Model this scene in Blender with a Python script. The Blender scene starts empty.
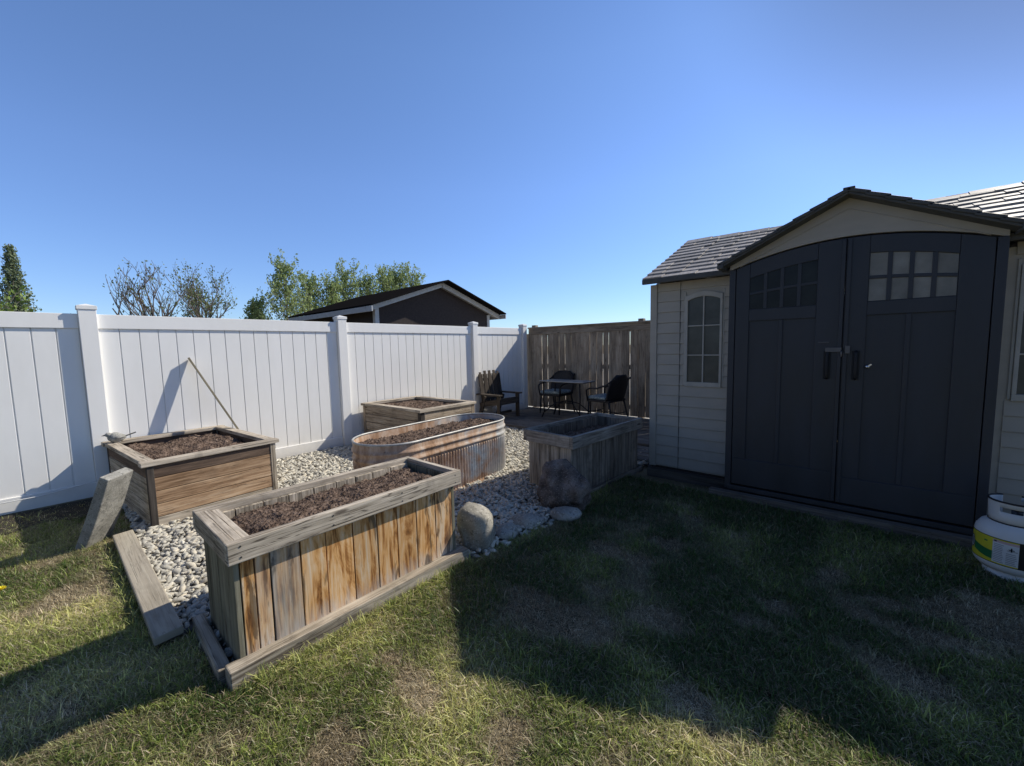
import bpy, math, random
from mathutils import Vector, Matrix, Euler, noise as mn
R = math.radians
rng = random.Random(7)
sc = bpy.context.scene
COL = sc.collection

# ------------------------------------------------------------------ camera
def make_camera():
    F, yaw, pitch, roll, h = 406.04, -0.71524, 0.088573, -0.021278, 1.42
    f = Vector((math.sin(yaw)*math.cos(pitch), math.cos(yaw)*math.cos(pitch), -math.sin(pitch)))
    r = Vector((math.cos(yaw), -math.sin(yaw), 0)); u = r.cross(f)
    r2 = r*math.cos(roll) + u*math.sin(roll); u2 = -r*math.sin(roll) + u*math.cos(roll)
    m = Matrix(((r2.x, u2.x, -f.x, 0), (r2.y, u2.y, -f.y, 0), (r2.z, u2.z, -f.z, h), (0, 0, 0, 1)))
    cd = bpy.data.cameras.new('camera'); cd.sensor_width = 36; cd.lens = F/1024*36
    cd.clip_start = 0.05; cd.clip_end = 3000
    c = bpy.data.objects.new('camera', cd); COL.objects.link(c); c.matrix_world = m
    sc.camera = c
make_camera()

# ------------------------------------------------------------------ tagging
def tag(o, label=None, cat=None, group=None, kind=None):
    if label: o['label'] = label
    if cat: o['category'] = cat
    if group: o['group'] = group
    if kind: o['kind'] = kind
    return o
def thing(name, label, cat, loc=(0, 0, 0), rz=0, group=None):
    o = bpy.data.objects.new(name, None); COL.objects.link(o)
    o.location = loc; o.rotation_euler = (0, 0, rz); o.empty_display_size = .1
    return tag(o, label, cat, group)
def dup(root, loc, rz, label, group=None):
    r = root.copy(); COL.objects.link(r); r.location = loc; r.rotation_euler = (0, 0, rz); r['label'] = label
    if group: r['group'] = group
    for ch in list(root.children):
        c = ch.copy(); COL.objects.link(c); c.parent = r
        for g in ch.children:
            d = g.copy(); COL.objects.link(d); d.parent = c
    return r

# ------------------------------------------------------------------ mesh builder
class MB:
    def __init__(s): s.v = []; s.f = []; s.uv = []; s.m = []; s.sm = []
    def face(s, idx, uv, mi=0, sm=False): s.f.append(idx); s.uv.extend(uv); s.m.append(mi); s.sm.append(sm)
    def box(s, c, d, rot=None, mi=0, taper=None, lift=0):
        """box centred c, full dims d, optional Euler/Matrix rot; UV u runs along the longest side in metres"""
        hx, hy, hz = d[0]/2, d[1]/2, d[2]/2
        P = [Vector((sx*hx, sy*hy, sz*hz)) for sz in (-1, 1) for sy in (-1, 1) for sx in (-1, 1)]
        if taper:
            for p in P:
                if p.z > 0: p.x *= taper; p.y *= taper
        M = (rot.to_matrix() if isinstance(rot, Euler) else rot) if rot is not None else Matrix.Identity(3)
        L = max(range(3), key=lambda i: d[i]); o1, o2 = rng.uniform(0, 50), rng.uniform(0, 50)
        b = len(s.v)
        for p in P: s.v.append(tuple(M @ p + Vector(c)))
        for q, ax in (((0, 2, 3, 1), 2), ((4, 5, 7, 6), 2), ((0, 1, 5, 4), 1), ((2, 6, 7, 3), 1), ((0, 4, 6, 2), 0), ((1, 3, 7, 5), 0)):
            uv = []
            for i in q:
                p = P[i]
                if ax == L: a, bb = [p[k] for k in range(3) if k != ax]; uv.append((a*.15+o1, bb+o2))
                else:
                    k = [k for k in range(3) if k not in (ax, L)][0]
                    uv.append((p[L]+o1, p[k]+o2+ax*.37))
            s.face(tuple(b+i for i in q), uv, mi)
        return s
    def bar(s, a, b, w, t, mi=0, up=(0, 0, 1)):
        a, b = Vector(a), Vector(b); z = (b-a).normalized(); upv = Vector(up)
        if abs(z.dot(upv)) > .98: upv = Vector((0, 1, 0))
        x = upv.cross(z).normalized(); y = z.cross(x)
        M = Matrix((x, y, z)).transposed()
        return s.box((a+b)/2, (w, t, (b-a).length), M, mi)
    def prism(s, poly, y0, y1, mi=0, axis=1):
        """polygon of (x,z) extruded along y"""
        n = len(poly); b = len(s.v); o = rng.uniform(0, 50)
        def mk(p, y): return (p[0], y, p[1]) if axis == 1 else ((y, p[0], p[1]) if axis == 0 else (p[0], p[1], y))
        for p in poly: s.v.append(mk(p, y0))
        for p in poly: s.v.append(mk(p, y1))
        s.face(tuple(b+i for i in range(n)), [(p[1]+o, p[0]+o) for p in poly], mi)
        s.face(tuple(b+n+i for i in reversed(range(n))), [(p[1]+o, p[0]+o) for p in reversed(poly)], mi)
        for i in range(n):
            j = (i+1) % n
            s.face((b+j, b+i, b+n+i, b+n+j), [(0, o), (.1, o), (.1, o+.05), (0, o+.05)], mi)
        return s
    def tube(s, pts, rad, n=8, mi=0, cap=True):
        pts = [Vector(p) for p in pts]; b = len(s.v); N = len(pts)
        rad = rad if isinstance(rad, (list, tuple)) else [rad]*N
        t0 = (pts[1]-pts[0]).normalized(); ref = Vector((0, 0, 1)) if abs(t0.z) < .9 else Vector((1, 0, 0))
        x = ref.cross(t0).normalized(); L = 0; Ls = []
        for i, p in enumerate(pts):
            t = (pts[min(i+1, N-1)]-pts[max(i-1, 0)]).normalized()
            x = (x - t*x.dot(t)).normalized(); y = t.cross(x)
            if i: L += (p-pts[i-1]).length
            Ls.append(L)
            for k in range(n):
                a = 2*math.pi*k/n; s.v.append(tuple(p + (x*math.cos(a)+y*math.sin(a))*rad[i]))
        for i in range(N-1):
            for k in range(n):
                k2 = (k+1) % n
                s.face((b+i*n+k, b+i*n+k2, b+(i+1)*n+k2, b+(i+1)*n+k), [(Ls[i], k/n*.1), (Ls[i], (k+1)/n*.1), (Ls[i+1], (k+1)/n*.1), (Ls[i+1], k/n*.1)], mi, True)
        if cap:
            s.face(tuple(b+k for k in reversed(range(n))), [(0, 0)]*n, mi)
            s.face(tuple(b+(N-1)*n+k for k in range(n)), [(0, 0)]*n, mi)
        return s
    def lathe(s, prof, n=48, mi=0, a0=0, a1=2*math.pi, c=(0, 0)):
        b = len(s.v); full = abs(a1-a0-2*math.pi) < 1e-6; m = n if full else n+1
        for r, z in prof:
            for k in range(m):
                a = a0+(a1-a0)*k/n; s.v.append((c[0]+r*math.cos(a), c[1]+r*math.sin(a), z))
        for i in range(len(prof)-1):
            for k in range(n):
                k2 = (k+1) % m
                s.face((b+i*m+k, b+i*m+k2, b+(i+1)*m+k2, b+(i+1)*m+k), [(k/n, prof[i][1])]*4, mi, True)
        return s
    def build(s, name, mats, parent=None, bevel=0, shift=None, smooth=None, label=None, seg=2, solid=0):
        me = bpy.data.meshes.new(name)
        vs = s.v
        if shift is not None: vs = [(a-shift[0], b-shift[1], c-shift[2]) for a, b, c in vs]
        me.from_pydata(vs, [], s.f)
        uvl = me.uv_layers.new(name='UVMap'); flat = [c for uv in s.uv for c in uv]
        uvl.data.foreach_set('uv', flat)
        for m in (mats if isinstance(mats, (list, tuple)) else [mats]): me.materials.append(m)
        me.polygons.foreach_set('material_index', s.m)
        me.polygons.foreach_set('use_smooth', s.sm if smooth is None else [smooth]*len(s.f))
        me.update()
        o = bpy.data.objects.new(name, me); COL.objects.link(o)
        if parent is not None: o.parent = parent
        if solid:
            md = o.modifiers.new('solid', 'SOLIDIFY'); md.thickness = solid
        if bevel:
            md = o.modifiers.new('bevel', 'BEVEL'); md.width = bevel; md.segments = seg; md.limit_method = 'ANGLE'; md.angle_limit = R(40)
        if label: o['label'] = label
        return o

# ------------------------------------------------------------------ materials
class NT:
    def __init__(s, name):
        s.mat = bpy.data.materials.new(name); s.mat.use_nodes = True
        s.t = s.mat.node_tree; s.n = s.t.nodes; s.n.clear()
        s.out = s.n.new('ShaderNodeOutputMaterial'); s.b = s.n.new('ShaderNodeBsdfPrincipled')
        s.t.links.new(s.b.outputs[0], s.out.inputs[0])
    def L(s, a, b): s.t.links.new(a, b)
    def setv(s, sock, v):
        if hasattr(v, 'node'): s.L(v, sock)
        elif isinstance(v, (tuple, list)) and sock.type == 'RGBA': sock.default_value = (*v, 1) if len(v) == 3 else v
        else: sock.default_value = v
    def coord(s, kind='Object', scale=(1, 1, 1), rot=(0, 0, 0)):
        tc = s.n.new('ShaderNodeTexCoord'); mp = s.n.new('ShaderNodeMapping')
        s.L(tc.outputs[kind], mp.inputs[0]); mp.inputs['Scale'].default_value = scale; mp.inputs['Rotation'].default_value = rot
        return mp.outputs[0]
    def world(s, scale=(1, 1, 1)):
        g = s.n.new('ShaderNodeNewGeometry'); mp = s.n.new('ShaderNodeMapping')
        s.L(g.outputs['Position'], mp.inputs[0]); mp.inputs['Scale'].default_value = scale
        return mp.outputs[0]
    def noise(s, vec, scale=5, detail=4, rough=.55, dist=0, out='Fac'):
        n = s.n.new('ShaderNodeTexNoise'); s.L(vec, n.inputs['Vector'])
        n.inputs['Scale'].default_value = scale; n.inputs['Detail'].default_value = detail
        n.inputs['Roughness'].default_value = rough; n.inputs['Distortion'].default_value = dist
        return n.outputs[out]
    def voro(s, vec, scale=5, feature='F1', out='Distance'):
        n = s.n.new('ShaderNodeTexVoronoi'); s.L(vec, n.inputs['Vector']); n.inputs['Scale'].default_value = scale; n.feature = feature
        return n.outputs[out]
    def ramp(s, fac, stops, interp='LINEAR'):
        n = s.n.new('ShaderNodeValToRGB'); s.setv(n.inputs[0], fac); e = n.color_ramp.elements; n.color_ramp.interpolation = interp
        while len(e) < len(stops): e.new(.5)
        for i, (p, c) in enumerate(stops):
            e[i].position = p
            e[i].color = (*c, 1) if isinstance(c, (tuple, list)) else (c, c, c, 1)
        return n.outputs[0]
    def math(s, op, a, b=0, c=None, clamp=False):
        n = s.n.new('ShaderNodeMath'); n.operation = op; n.use_clamp = clamp
        s.setv(n.inputs[0], a); s.setv(n.inputs[1], b)
        if c is not None: s.setv(n.inputs[2], c)
        return n.outputs[0]
    def mix(s, fac, a, b, mode='MIX'):
        n = s.n.new('ShaderNodeMix'); n.data_type = 'RGBA'; n.blend_type = mode
        s.setv(n.inputs[0], fac); s.setv(n.inputs[6], a); s.setv(n.inputs[7], b)
        return n.outputs[2]
    def sep(s, vec, i):
        n = s.n.new('ShaderNodeSeparateXYZ'); s.L(vec, n.inputs[0]); return n.outputs[i]
    def island(s):
        return s.n.new('ShaderNodeNewGeometry').outputs['Random Per Island']
    def objrand(s):
        return s.n.new('ShaderNodeObjectInfo').outputs['Random']
    def attr(s, name, kind='INSTANCER'):
        n = s.n.new('ShaderNodeAttribute'); n.attribute_name = name; n.attribute_type = kind; return n.outputs['Fac']
    def bump(s, h, strength=.3, dist=.01):
        n = s.n.new('ShaderNodeBump'); s.L(h, n.inputs['Height']); n.inputs['Strength'].default_value = strength; n.inputs['Distance'].default_value = dist
        s.L(n.outputs[0], s.b.inputs['Normal'])
    def fin(s, col, rough=.8, metal=0, spec=.3):
        s.setv(s.b.inputs['Base Color'], col); s.setv(s.b.inputs['Roughness'], rough)
        s.setv(s.b.inputs['Metallic'], metal); s.b.inputs['Specular IOR Level'].default_value = spec
        return s.mat

def wood(name, cols, var=.3, stain=.5, crack=.6, knots=True, patch=(1.5, 7)):
    m = NT(name)
    uv = m.coord('UV')
    g = m.noise(m.coord('UV', (2.5, 60, 1)), 1, 6, .6, .4)
    p = m.noise(m.coord('UV', (patch[0], patch[1], 1)), 1, 5, .6, .6)
    f = m.math('ADD', m.math('MULTIPLY', g, .5), m.math('MULTIPLY', p, .5))
    n = len(cols); c = m.ramp(f, [(.36+.28*i/(n-1), cols[i]) for i in range(n)])
    isl = m.island()
    c = m.mix(1, c, m.ramp(isl, [(0, 1-var), (1, 1+var*.6)]), 'MULTIPLY')
    # drying cracks and dark stains
    cr = m.noise(m.coord('UV', (1.6, 110, 1)), 1, 3, .5, .2)
    crk = m.ramp(cr, [(.27, 1.0), (.36, 0.0)])
    c = m.mix(m.math('MULTIPLY', crk, crack), c, (.035, .028, .022))
    lc = m.noise(m.coord('UV', (.9, 22, 1)), 1, 4, .55, .3)
    lck = m.ramp(m.math('ABSOLUTE', m.math('SUBTRACT', lc, .56)), [(.004, 1.0), (.012, 0.0)])
    c = m.mix(m.math('MULTIPLY', lck, crack*.85), c, (.04, .032, .026))
    st = m.noise(m.coord('Object', (1, 1, 1)), 6, 5, .65, .5)
    stm = m.math('MULTIPLY', m.ramp(st, [(.52, 0.0), (.72, 1.0)]), stain)
    c = m.mix(stm, c, (.06, .05, .042))
    if knots:
        v = m.voro(m.coord('UV', (1.9, 7.5, 1)), 1)
        kn = m.ramp(v, [(.05, 1.0), (.10, .0)])
        c = m.mix(m.math('MULTIPLY', kn, .75), c, (.05, .03, .02))
    m.bump(m.math('SUBTRACT', g, m.math('MULTIPLY', crk, 1.2)), .45, .004)
    return m.fin(c, .86, 0, .2)

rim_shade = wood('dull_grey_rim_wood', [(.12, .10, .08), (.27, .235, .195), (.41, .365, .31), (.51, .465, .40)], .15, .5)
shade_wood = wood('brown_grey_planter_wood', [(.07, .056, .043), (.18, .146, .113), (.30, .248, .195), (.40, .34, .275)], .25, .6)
grey_wood = wood('weathered_grey_wood', [(.12, .095, .07), (.32, .275, .21), (.52, .45, .355), (.65, .58, .47)], .18, .45, .85)
cap_wood = wood('silvered_cap_wood', [(.16, .125, .09), (.38, .325, .255), (.57, .495, .395), (.70, .62, .51)], .10, .38, .9)
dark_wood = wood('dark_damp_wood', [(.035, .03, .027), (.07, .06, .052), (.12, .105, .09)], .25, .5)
brown_wood = wood('faded_brown_wood', [(.13, .075, .04), (.30, .19, .11), (.46, .315, .195), (.55, .41, .275)], .15, .35)
log_wood = wood('grey_brown_timber', [(.13, .095, .065), (.29, .225, .16), (.42, .34, .25), (.50, .43, .34)], .2, .4)
fence_wood = wood('old_fence_wood', [(.16, .128, .096), (.31, .252, .19), (.44, .37, .285), (.53, .455, .36)], .32, .3)
plank_wood = wood('bleached_plank_wood', [(.28, .245, .185), (.42, .37, .29), (.52, .47, .37)], .1, .15, .3)
deck_wood = wood('grey_deck_wood', [(.09, .083, .075), (.19, .175, .157), (.30, .28, .25)], .3, .4)
chair_wood = wood('dark_chair_wood', [(.035, .028, .022), (.08, .065, .052), (.15, .125, .10)], .3, .3)

def amber_wood():
    m = NT('amber_stained_boards')
    g = m.noise(m.coord('UV', (2.2, 48, 1)), 1, 6, .62, .5)
    p = m.noise(m.coord('UV', (2.2, 9, 1)), 1, 5, .65, 1.4)
    f = m.math('ADD', m.math('MULTIPLY', g, .4), m.math('MULTIPLY', p, .6))
    c = m.ramp(f, [(.37, (.09, .035, .013)), (.44, (.38, .17, .05)), (.50, (.66, .37, .145)), (.565, (.72, .50, .29)), (.64, (.74, .62, .47))])
    ob = m.coord('Object'); z = m.sep(ob, 2); y = m.sep(ob, 1)
    # bleached foot of the boards
    lift = m.math('ADD', z, m.math('MULTIPLY', m.math('SUBTRACT', m.noise(m.coord('UV', (5, 30, 1)), 1, 5, .6), .5), .34))
    c = m.mix(m.ramp(lift, [(.05, .85), (.17, .0)]), c, m.mix(g, (.38, .33, .27), (.66, .60, .52)))
    # grey weathered boards: chosen per board
    isl = m.island()
    gm = m.math('MULTIPLY', m.ramp(isl, [(.66, 0.0), (.76, 1.0)]), m.ramp(m.noise(m.coord('UV', (1.5, 14, 1)), 1, 4, .6), [(.38, .2), (.6, .95)]))
    c = m.mix(gm, c, m.ramp(g, [(.3, (.15, .135, .115)), (.7, (.50, .46, .40))]))
    c = m.mix(1, c, m.ramp(isl, [(0, .78), (.66, 1.12), (1, .9)]), 'MULTIPLY')
    # dark water stains, stronger near the far end
    st = m.noise(m.coord('UV', (3.4, 20, 1)), 1, 5, .6, .8)
    thr = m.math('ADD', st, m.math('MULTIPLY', m.ramp(m.math('ABSOLUTE', m.math('SUBTRACT', y, -.1)), [(.28, 0.0), (.62, 1.0)]), .10))
    c = m.mix(m.math('MULTIPLY', m.ramp(thr, [(.60, 0.0), (.67, 1.0)]), .7), c, (.035, .026, .02))
    v = m.voro(m.coord('UV', (1.7, 6.5, 1)), 1)
    c = m.mix(m.ramp(v, [(.05, .8), (.12, .0)]), c, (.07, .03, .012))
    cr = m.ramp(m.noise(m.coord('UV', (1.2, 100, 1)), 1, 2, .5), [(.25, 1.0), (.32, 0.0)])
    c = m.mix(m.math('MULTIPLY', cr, .7), c, (.04, .03, .02))
    m.bump(g, .4, .003)
    return m.fin(c, .78, 0, .25)
amber = amber_wood()
greenish = wood('green_grey_end_boards', [(.075, .07, .045), (.17, .155, .105), (.24, .225, .16), (.31, .29, .22)], .2, .35)

def vinyl():
    m = NT('white_vinyl'); ob = m.world()
    a = m.noise(ob, 1.3, 4, .6); b = m.noise(m.world((1, 1, .25)), 9, 5, .6)
    c = m.ramp(m.math('ADD', m.math('MULTIPLY', a, .5), m.math('MULTIPLY', b, .5)), [(.3, (.86, .845, .80)), (.6, (.92, .905, .865)), (.8, (.93, .915, .875))])
    z = m.sep(ob, 2)
    dirt = m.math('MULTIPLY', m.ramp(m.math('ADD', z, m.math('MULTIPLY', m.noise(ob, 5, 5, .65), .35)), [(.12, 1.0), (.42, 0.0)]), .4)
    c = m.mix(dirt, c, (.42, .38, .31))
    m.bump(m.noise(ob, 3, 2), .06, .01)
    return m.fin(c, .42, 0, .4)
vinyl = vinyl()

def plain(name, col, rough=.6, metal=0, var=.12, scale=8, bump=.08, spec=.35):
    m = NT(name); n = m.noise(m.coord('Object'), scale, 5, .6)
    lo = tuple(x*(1-var) for x in col); hi = tuple(min(1, x*(1+var)) for x in col)
    if bump: m.bump(m.noise(m.coord('Object'), scale*9, 3), bump, .003)
    return m.fin(m.ramp(n, [(.3, lo), (.7, hi)]), rough, metal, spec)

def siding():
    m = NT('grey_beige_shed_siding'); ob = m.coord('Object')
    n = m.noise(m.coord('Object', (1, 1, 3)), 2.5, 5, .6)
    c = m.ramp(n, [(.3, (.40, .375, .325)), (.7, (.47, .44, .385))])
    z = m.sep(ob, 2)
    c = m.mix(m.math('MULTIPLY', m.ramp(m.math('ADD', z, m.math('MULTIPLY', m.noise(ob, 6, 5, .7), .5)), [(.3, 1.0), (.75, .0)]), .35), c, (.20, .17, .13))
    m.bump(m.noise(m.coord('Object', (3, 3, 40)), 6, 4), .12, .002)
    return m.fin(c, .6, 0, .3)
siding = siding()
def doormat():
    m = NT('charcoal_shed_door'); ob = m.coord('Object')
    n = m.noise(m.coord('Object', (1, 1, .3)), 4, 5, .6)
    c = m.ramp(n, [(.3, (.026, .030, .038)), (.7, (.044, .048, .058))])
    z = m.sep(ob, 2)
    c = m.mix(m.math('MULTIPLY', m.ramp(m.math('ADD', z, m.math('MULTIPLY', m.noise(ob, 7, 5, .7), .4)), [(.3, 1.0), (.7, .0)]), .3), c, (.05, .042, .033))
    m.bump(m.noise(m.coord('Object', (30, 3, 2)), 4, 4), .15, .002)
    return m.fin(c, m.ramp(n, [(.3, .38), (.7, .55)]), 0, .45)
doormat = doormat()
shingle = (lambda m: (m.bump(m.noise(m.coord('Object', (4, 30, 30)), 3, 4), .3, .004), m.fin(m.mix(1, m.ramp(m.noise(m.coord('Object', (6, 1.5, 1.5)), 8, 5, .6), [(.3, (.29, .26, .225)), (.7, (.50, .455, .40))]), m.ramp(m.island(), [(0, .75), (1, 1.2)]), 'MULTIPLY'), .55, 0, .4))[1])(NT('plastic_shake_shingles'))
roofdark = plain('dark_roof_edge', (.085, .087, .085), .6, 0, .2)
glassdark = plain('dark_window_pane', (.013, .016, .015), .3, 0, .6, 6, 0, .3)
glassgrey = plain('grey_green_window_pane', (.085, .09, .078), .3, 0, .35, 5, 0, .4)
glasspale = plain('pale_backlit_pane', (.24, .235, .21), .4, 0, .3, 5, 0, .3)  # opaque; light seen through the shed is painted into the pane colour
frame_grey = plain('pale_grey_window_frame', (.46, .445, .40), .5)
blackmat = plain('black_plastic', (.018, .018, .02), .45)
metal_black = plain('black_painted_metal', (.015, .015, .018), .4, .3)
chrome = plain('bright_steel', (.75, .75, .76), .22, 1, .05, 8, 0)
doordk = plain('dark_door_handle', (.014, .015, .018), .5)
steel = plain('dull_steel', (.13, .13, .14), .4, .9)
tankwhite = plain('white_tank_paint', (.70, .695, .66), .35, 0, .06, 3, .03)
lab_yellow = plain('label_yellow', (.60, .55, .04), .4, 0, .08)
lab_green = plain('label_green', (.02, .16, .05), .4)
lab_white = plain('label_white', (.62, .63, .62), .4)
lab_black = plain('label_black', (.015, .015, .015), .4)
lab_grey = plain('label_grey_print', (.30, .31, .31), .5)
lab_red = plain('label_pink_heading', (.52, .36, .36), .5)

def trough_mat():
    m = NT('rusty_galvanised_steel'); ob = m.coord('Object'); y = m.sep(ob, 1); z = m.sep(ob, 2)
    n1 = m.noise(ob, 2.6, 6, .65, .6); n2 = m.noise(m.coord('Object', (1, 1, .35)), 9, 6, .7)
    zinc = m.ramp(m.noise(ob, 14, 4, .6), [(.3, (.46, .50, .51)), (.7, (.70, .72, .71))])
    rust = m.ramp(n2, [(.3, (.15, .095, .06)), (.44, (.42, .25, .145)), (.56, (.58, .42, .30)), (.7, (.70, .63, .54))])
    k = m.math('ADD', m.math('MULTIPLY', n1, .9), m.math('MULTIPLY', y, -.26))
    k = m.math('ADD', k, m.math('MULTIPLY', m.math('SUBTRACT', n2, .5), .35))
    k = m.math('ADD', k, m.ramp(z, [(.0, .22), (.12, .0), (.46, 0.0), (.55, .04)]))
    msk = m.ramp(k, [(.30, 0.0), (.43, 1.0)])
    hi = m.ramp(y, [(.82, 0.0), (.95, .75)])
    c = m.mix(msk, zinc, rust)
    c = m.mix(m.ramp(m.noise(ob, 1.8, 3, .5), [(.5, 0.0), (.66, .4)]), c, (.50, .37, .29))
    m.bump(n2, .2, .003)
    return m.fin(c, m.ramp(msk, [(0, .38), (1, .8)]), m.ramp(msk, [(0, .2), (1, .0)]), .4)
trough_m = trough_mat()

def soil_mat():
    m = NT('garden_soil'); ob = m.coord('Object')
    n = m.noise(ob, 28, 6, .7); v = m.voro(ob, 60)
    c = m.ramp(n, [(.3, (.045, .031, .024)), (.46, (.12, .084, .064)), (.6, (.21, .152, .117)), (.75, (.36, .28, .22))])
    c = m.mix(1, c, m.ramp(m.island(), [(0, .8), (1, 1.2)]), 'MULTIPLY')
    m.bump(m.math('ADD', n, v), .8, .01)
    return m.fin(c, .95, 0, .1)
soil_m = soil_mat()

def ground_mat():
    m = NT('lawn_soil_and_thatch'); w = m.world()
    n = m.noise(w, 1.7, 6, .6); f = m.noise(w, 120, 4, .7); s2 = m.noise(m.world((200, 60, 1)), 1, 3, .6)
    c = m.ramp(f, [(.3, (.035, .030, .018)), (.5, (.10, .082, .045)), (.7, (.36, .30, .185))])
    c = m.mix(m.ramp(n, [(.42, 0.0), (.62, .7)]), c, m.ramp(s2, [(.3, (.20, .165, .10)), (.7, (.44, .37, .24))]))
    far = m.ramp(m.math('DIVIDE', m.sep(w, 1), 60), [(.13, 0.0), (.16, 1.0)])
    m.bump(f, .7, .01)
    return m.fin(c, .95, 0, .1)
ground_m = ground_mat()

def stone_mat(name, stops, scale=14, objr=True):
    m = NT(name); ob = m.coord('Object')
    n = m.noise(ob, scale, 6, .65); n2 = m.noise(ob, scale*4, 3, .7)
    c = m.ramp(n, [(.34, stops[0]), (.5, stops[1]), (.66, stops[2])])
    c = m.mix(m.math('MULTIPLY', m.ramp(n2, [(.54, 0.0), (.62, 1.0)]), .6), c, tuple(x*.35 for x in stops[0]))
    n3 = m.noise(ob, scale*9, 3, .7)
    c = m.mix(m.math('MULTIPLY', m.ramp(n3, [(.56, 0.0), (.66, 1.0)]), .45), c, tuple(min(.8, x*1.6) for x in stops[2]))
    if objr:
        c = m.mix(1, c, m.ramp(m.attr('hue'), [(0, (.52, .51, .48)), (.3, (.88, .86, .80)), (.6, (1.02, 1.0, .92)), (.8, (1.15, 1.06, .90)), (1, (1.3, 1.27, 1.18))]), 'MULTIPLY')
    m.bump(m.math('ADD', n, n2), .5, .006)
    return m.fin(c, .8, 0, .3)
pebble_m = stone_mat('river_pebble', [(.48, .46, .42), (.64, .62, .57), (.77, .75, .70)], 20)
boulder_tan = stone_mat('tan_granite', [(.19, .175, .14), (.33, .305, .25), (.47, .44, .37)], 7, False)
boulder_pink = stone_mat('pinkish_rough_rock', [(.05, .038, .031), (.15, .117, .097), (.30, .25, .215)], 8, False)
flat_m = stone_mat('grey_field_stone', [(.22, .205, .175), (.34, .32, .275), (.44, .42, .365)], 6, False)
concrete = stone_mat('speckled_concrete', [(.20, .195, .17), (.29, .28, .25), (.37, .36, .32)], 9, False)

def grass_mat(name, ramp, dry=True):
    m = NT(name); r = m.attr('hue')
    c = m.ramp(r, ramp)
    c = m.mix(1, c, m.ramp(m.island(), [(0, .4), (1, 1.55)]), 'MULTIPLY')
    if dry: c = m.mix(m.attr('dry'), c, m.ramp(m.island(), [(0, (.36, .29, .19)), (1, (.78, .67, .47))]))
    m.b.inputs['Subsurface Weight'].default_value = 0
    tr = m.n.new('ShaderNodeBsdfTranslucent'); mx = m.n.new('ShaderNodeMixShader'); mx.inputs[0].default_value = .45
    m.L(c, tr.inputs[0]); m.fin(c, .42, 0, .5)
    m.L(m.b.outputs[0], mx.inputs[1]); m.L(tr.outputs[0], mx.inputs[2]); m.L(mx.outputs[0], m.out.inputs[0])
    return m.mat
blade_m = grass_mat('grass_blade', [(0, (.09, .15, .03)), (.45, (.32, .38, .09)), (1, (.68, .66, .27))])
straw_m = grass_mat('dry_grass_blade', [(0, (.36, .29, .18)), (1, (.76, .65, .45))], False)

# ------------------------------------------------------------------ point instancing
def source_collection(name, objs):
    c = bpy.data.collections.new(name)
    for o in objs:
        for cc in list(o.users_collection): cc.objects.unlink(o)
        c.objects.link(o)
    return c
def scatter(name, pts, rots, scls, idx, attrs, coll, kind_label, cat):
    me = bpy.data.meshes.new(name); me.from_pydata(pts, [], [])
    for nm, data, typ in (('rot', rots, 'FLOAT_VECTOR'), ('scl', scls, 'FLOAT_VECTOR')):
        a = me.attributes.new(nm, typ, 'POINT'); a.data.foreach_set('vector', [x for v in data for x in v])
    a = me.attributes.new('idx', 'INT', 'POINT'); a.data.foreach_set('value', idx)
    for nm, data in attrs.items():
        a = me.attributes.new(nm, 'FLOAT', 'POINT'); a.data.foreach_set('value', data)
    o = bpy.data.objects.new(name, me); COL.objects.link(o)
    ng = bpy.data.node_groups.new(name, 'GeometryNodeTree')
    ng.interface.new_socket('Geometry', in_out='INPUT', socket_type='NodeSocketGeometry')
    ng.interface.new_socket('Geometry', in_out='OUTPUT', socket_type='NodeSocketGeometry')
    N = ng.nodes; gi = N.new('NodeGroupInput'); go = N.new('NodeGroupOutput')
    iop = N.new('GeometryNodeInstanceOnPoints'); ci = N.new('GeometryNodeCollectionInfo')
    ci.inputs['Collection'].default_value = coll; ci.inputs['Separate Children'].default_value = True; ci.inputs['Reset Children'].default_value = True
    iop.inputs['Pick Instance'].default_value = True
    def na(nm, typ):
        n = N.new('GeometryNodeInputNamedAttribute'); n.data_type = typ; n.inputs['Name'].default_value = nm; return n.outputs['Attribute']
    ng.links.new(gi.outputs[0], iop.inputs['Points']); ng.links.new(ci.outputs[0], iop.inputs['Instance'])
    ng.links.new(na('idx', 'INT'), iop.inputs['Instance Index'])
    er = N.new('FunctionNodeEulerToRotation'); ng.links.new(na('rot', 'FLOAT_VECTOR'), er.inputs[0])
    ng.links.new(er.outputs[0], iop.inputs['Rotation'])
    ng.links.new(na('scl', 'FLOAT_VECTOR'), iop.inputs['Scale']); ng.links.new(iop.outputs[0], go.inputs[0])
    md = o.modifiers.new('scatter', 'NODES'); md.node_group = ng
    return tag(o, kind_label, cat, kind='stuff')

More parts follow.
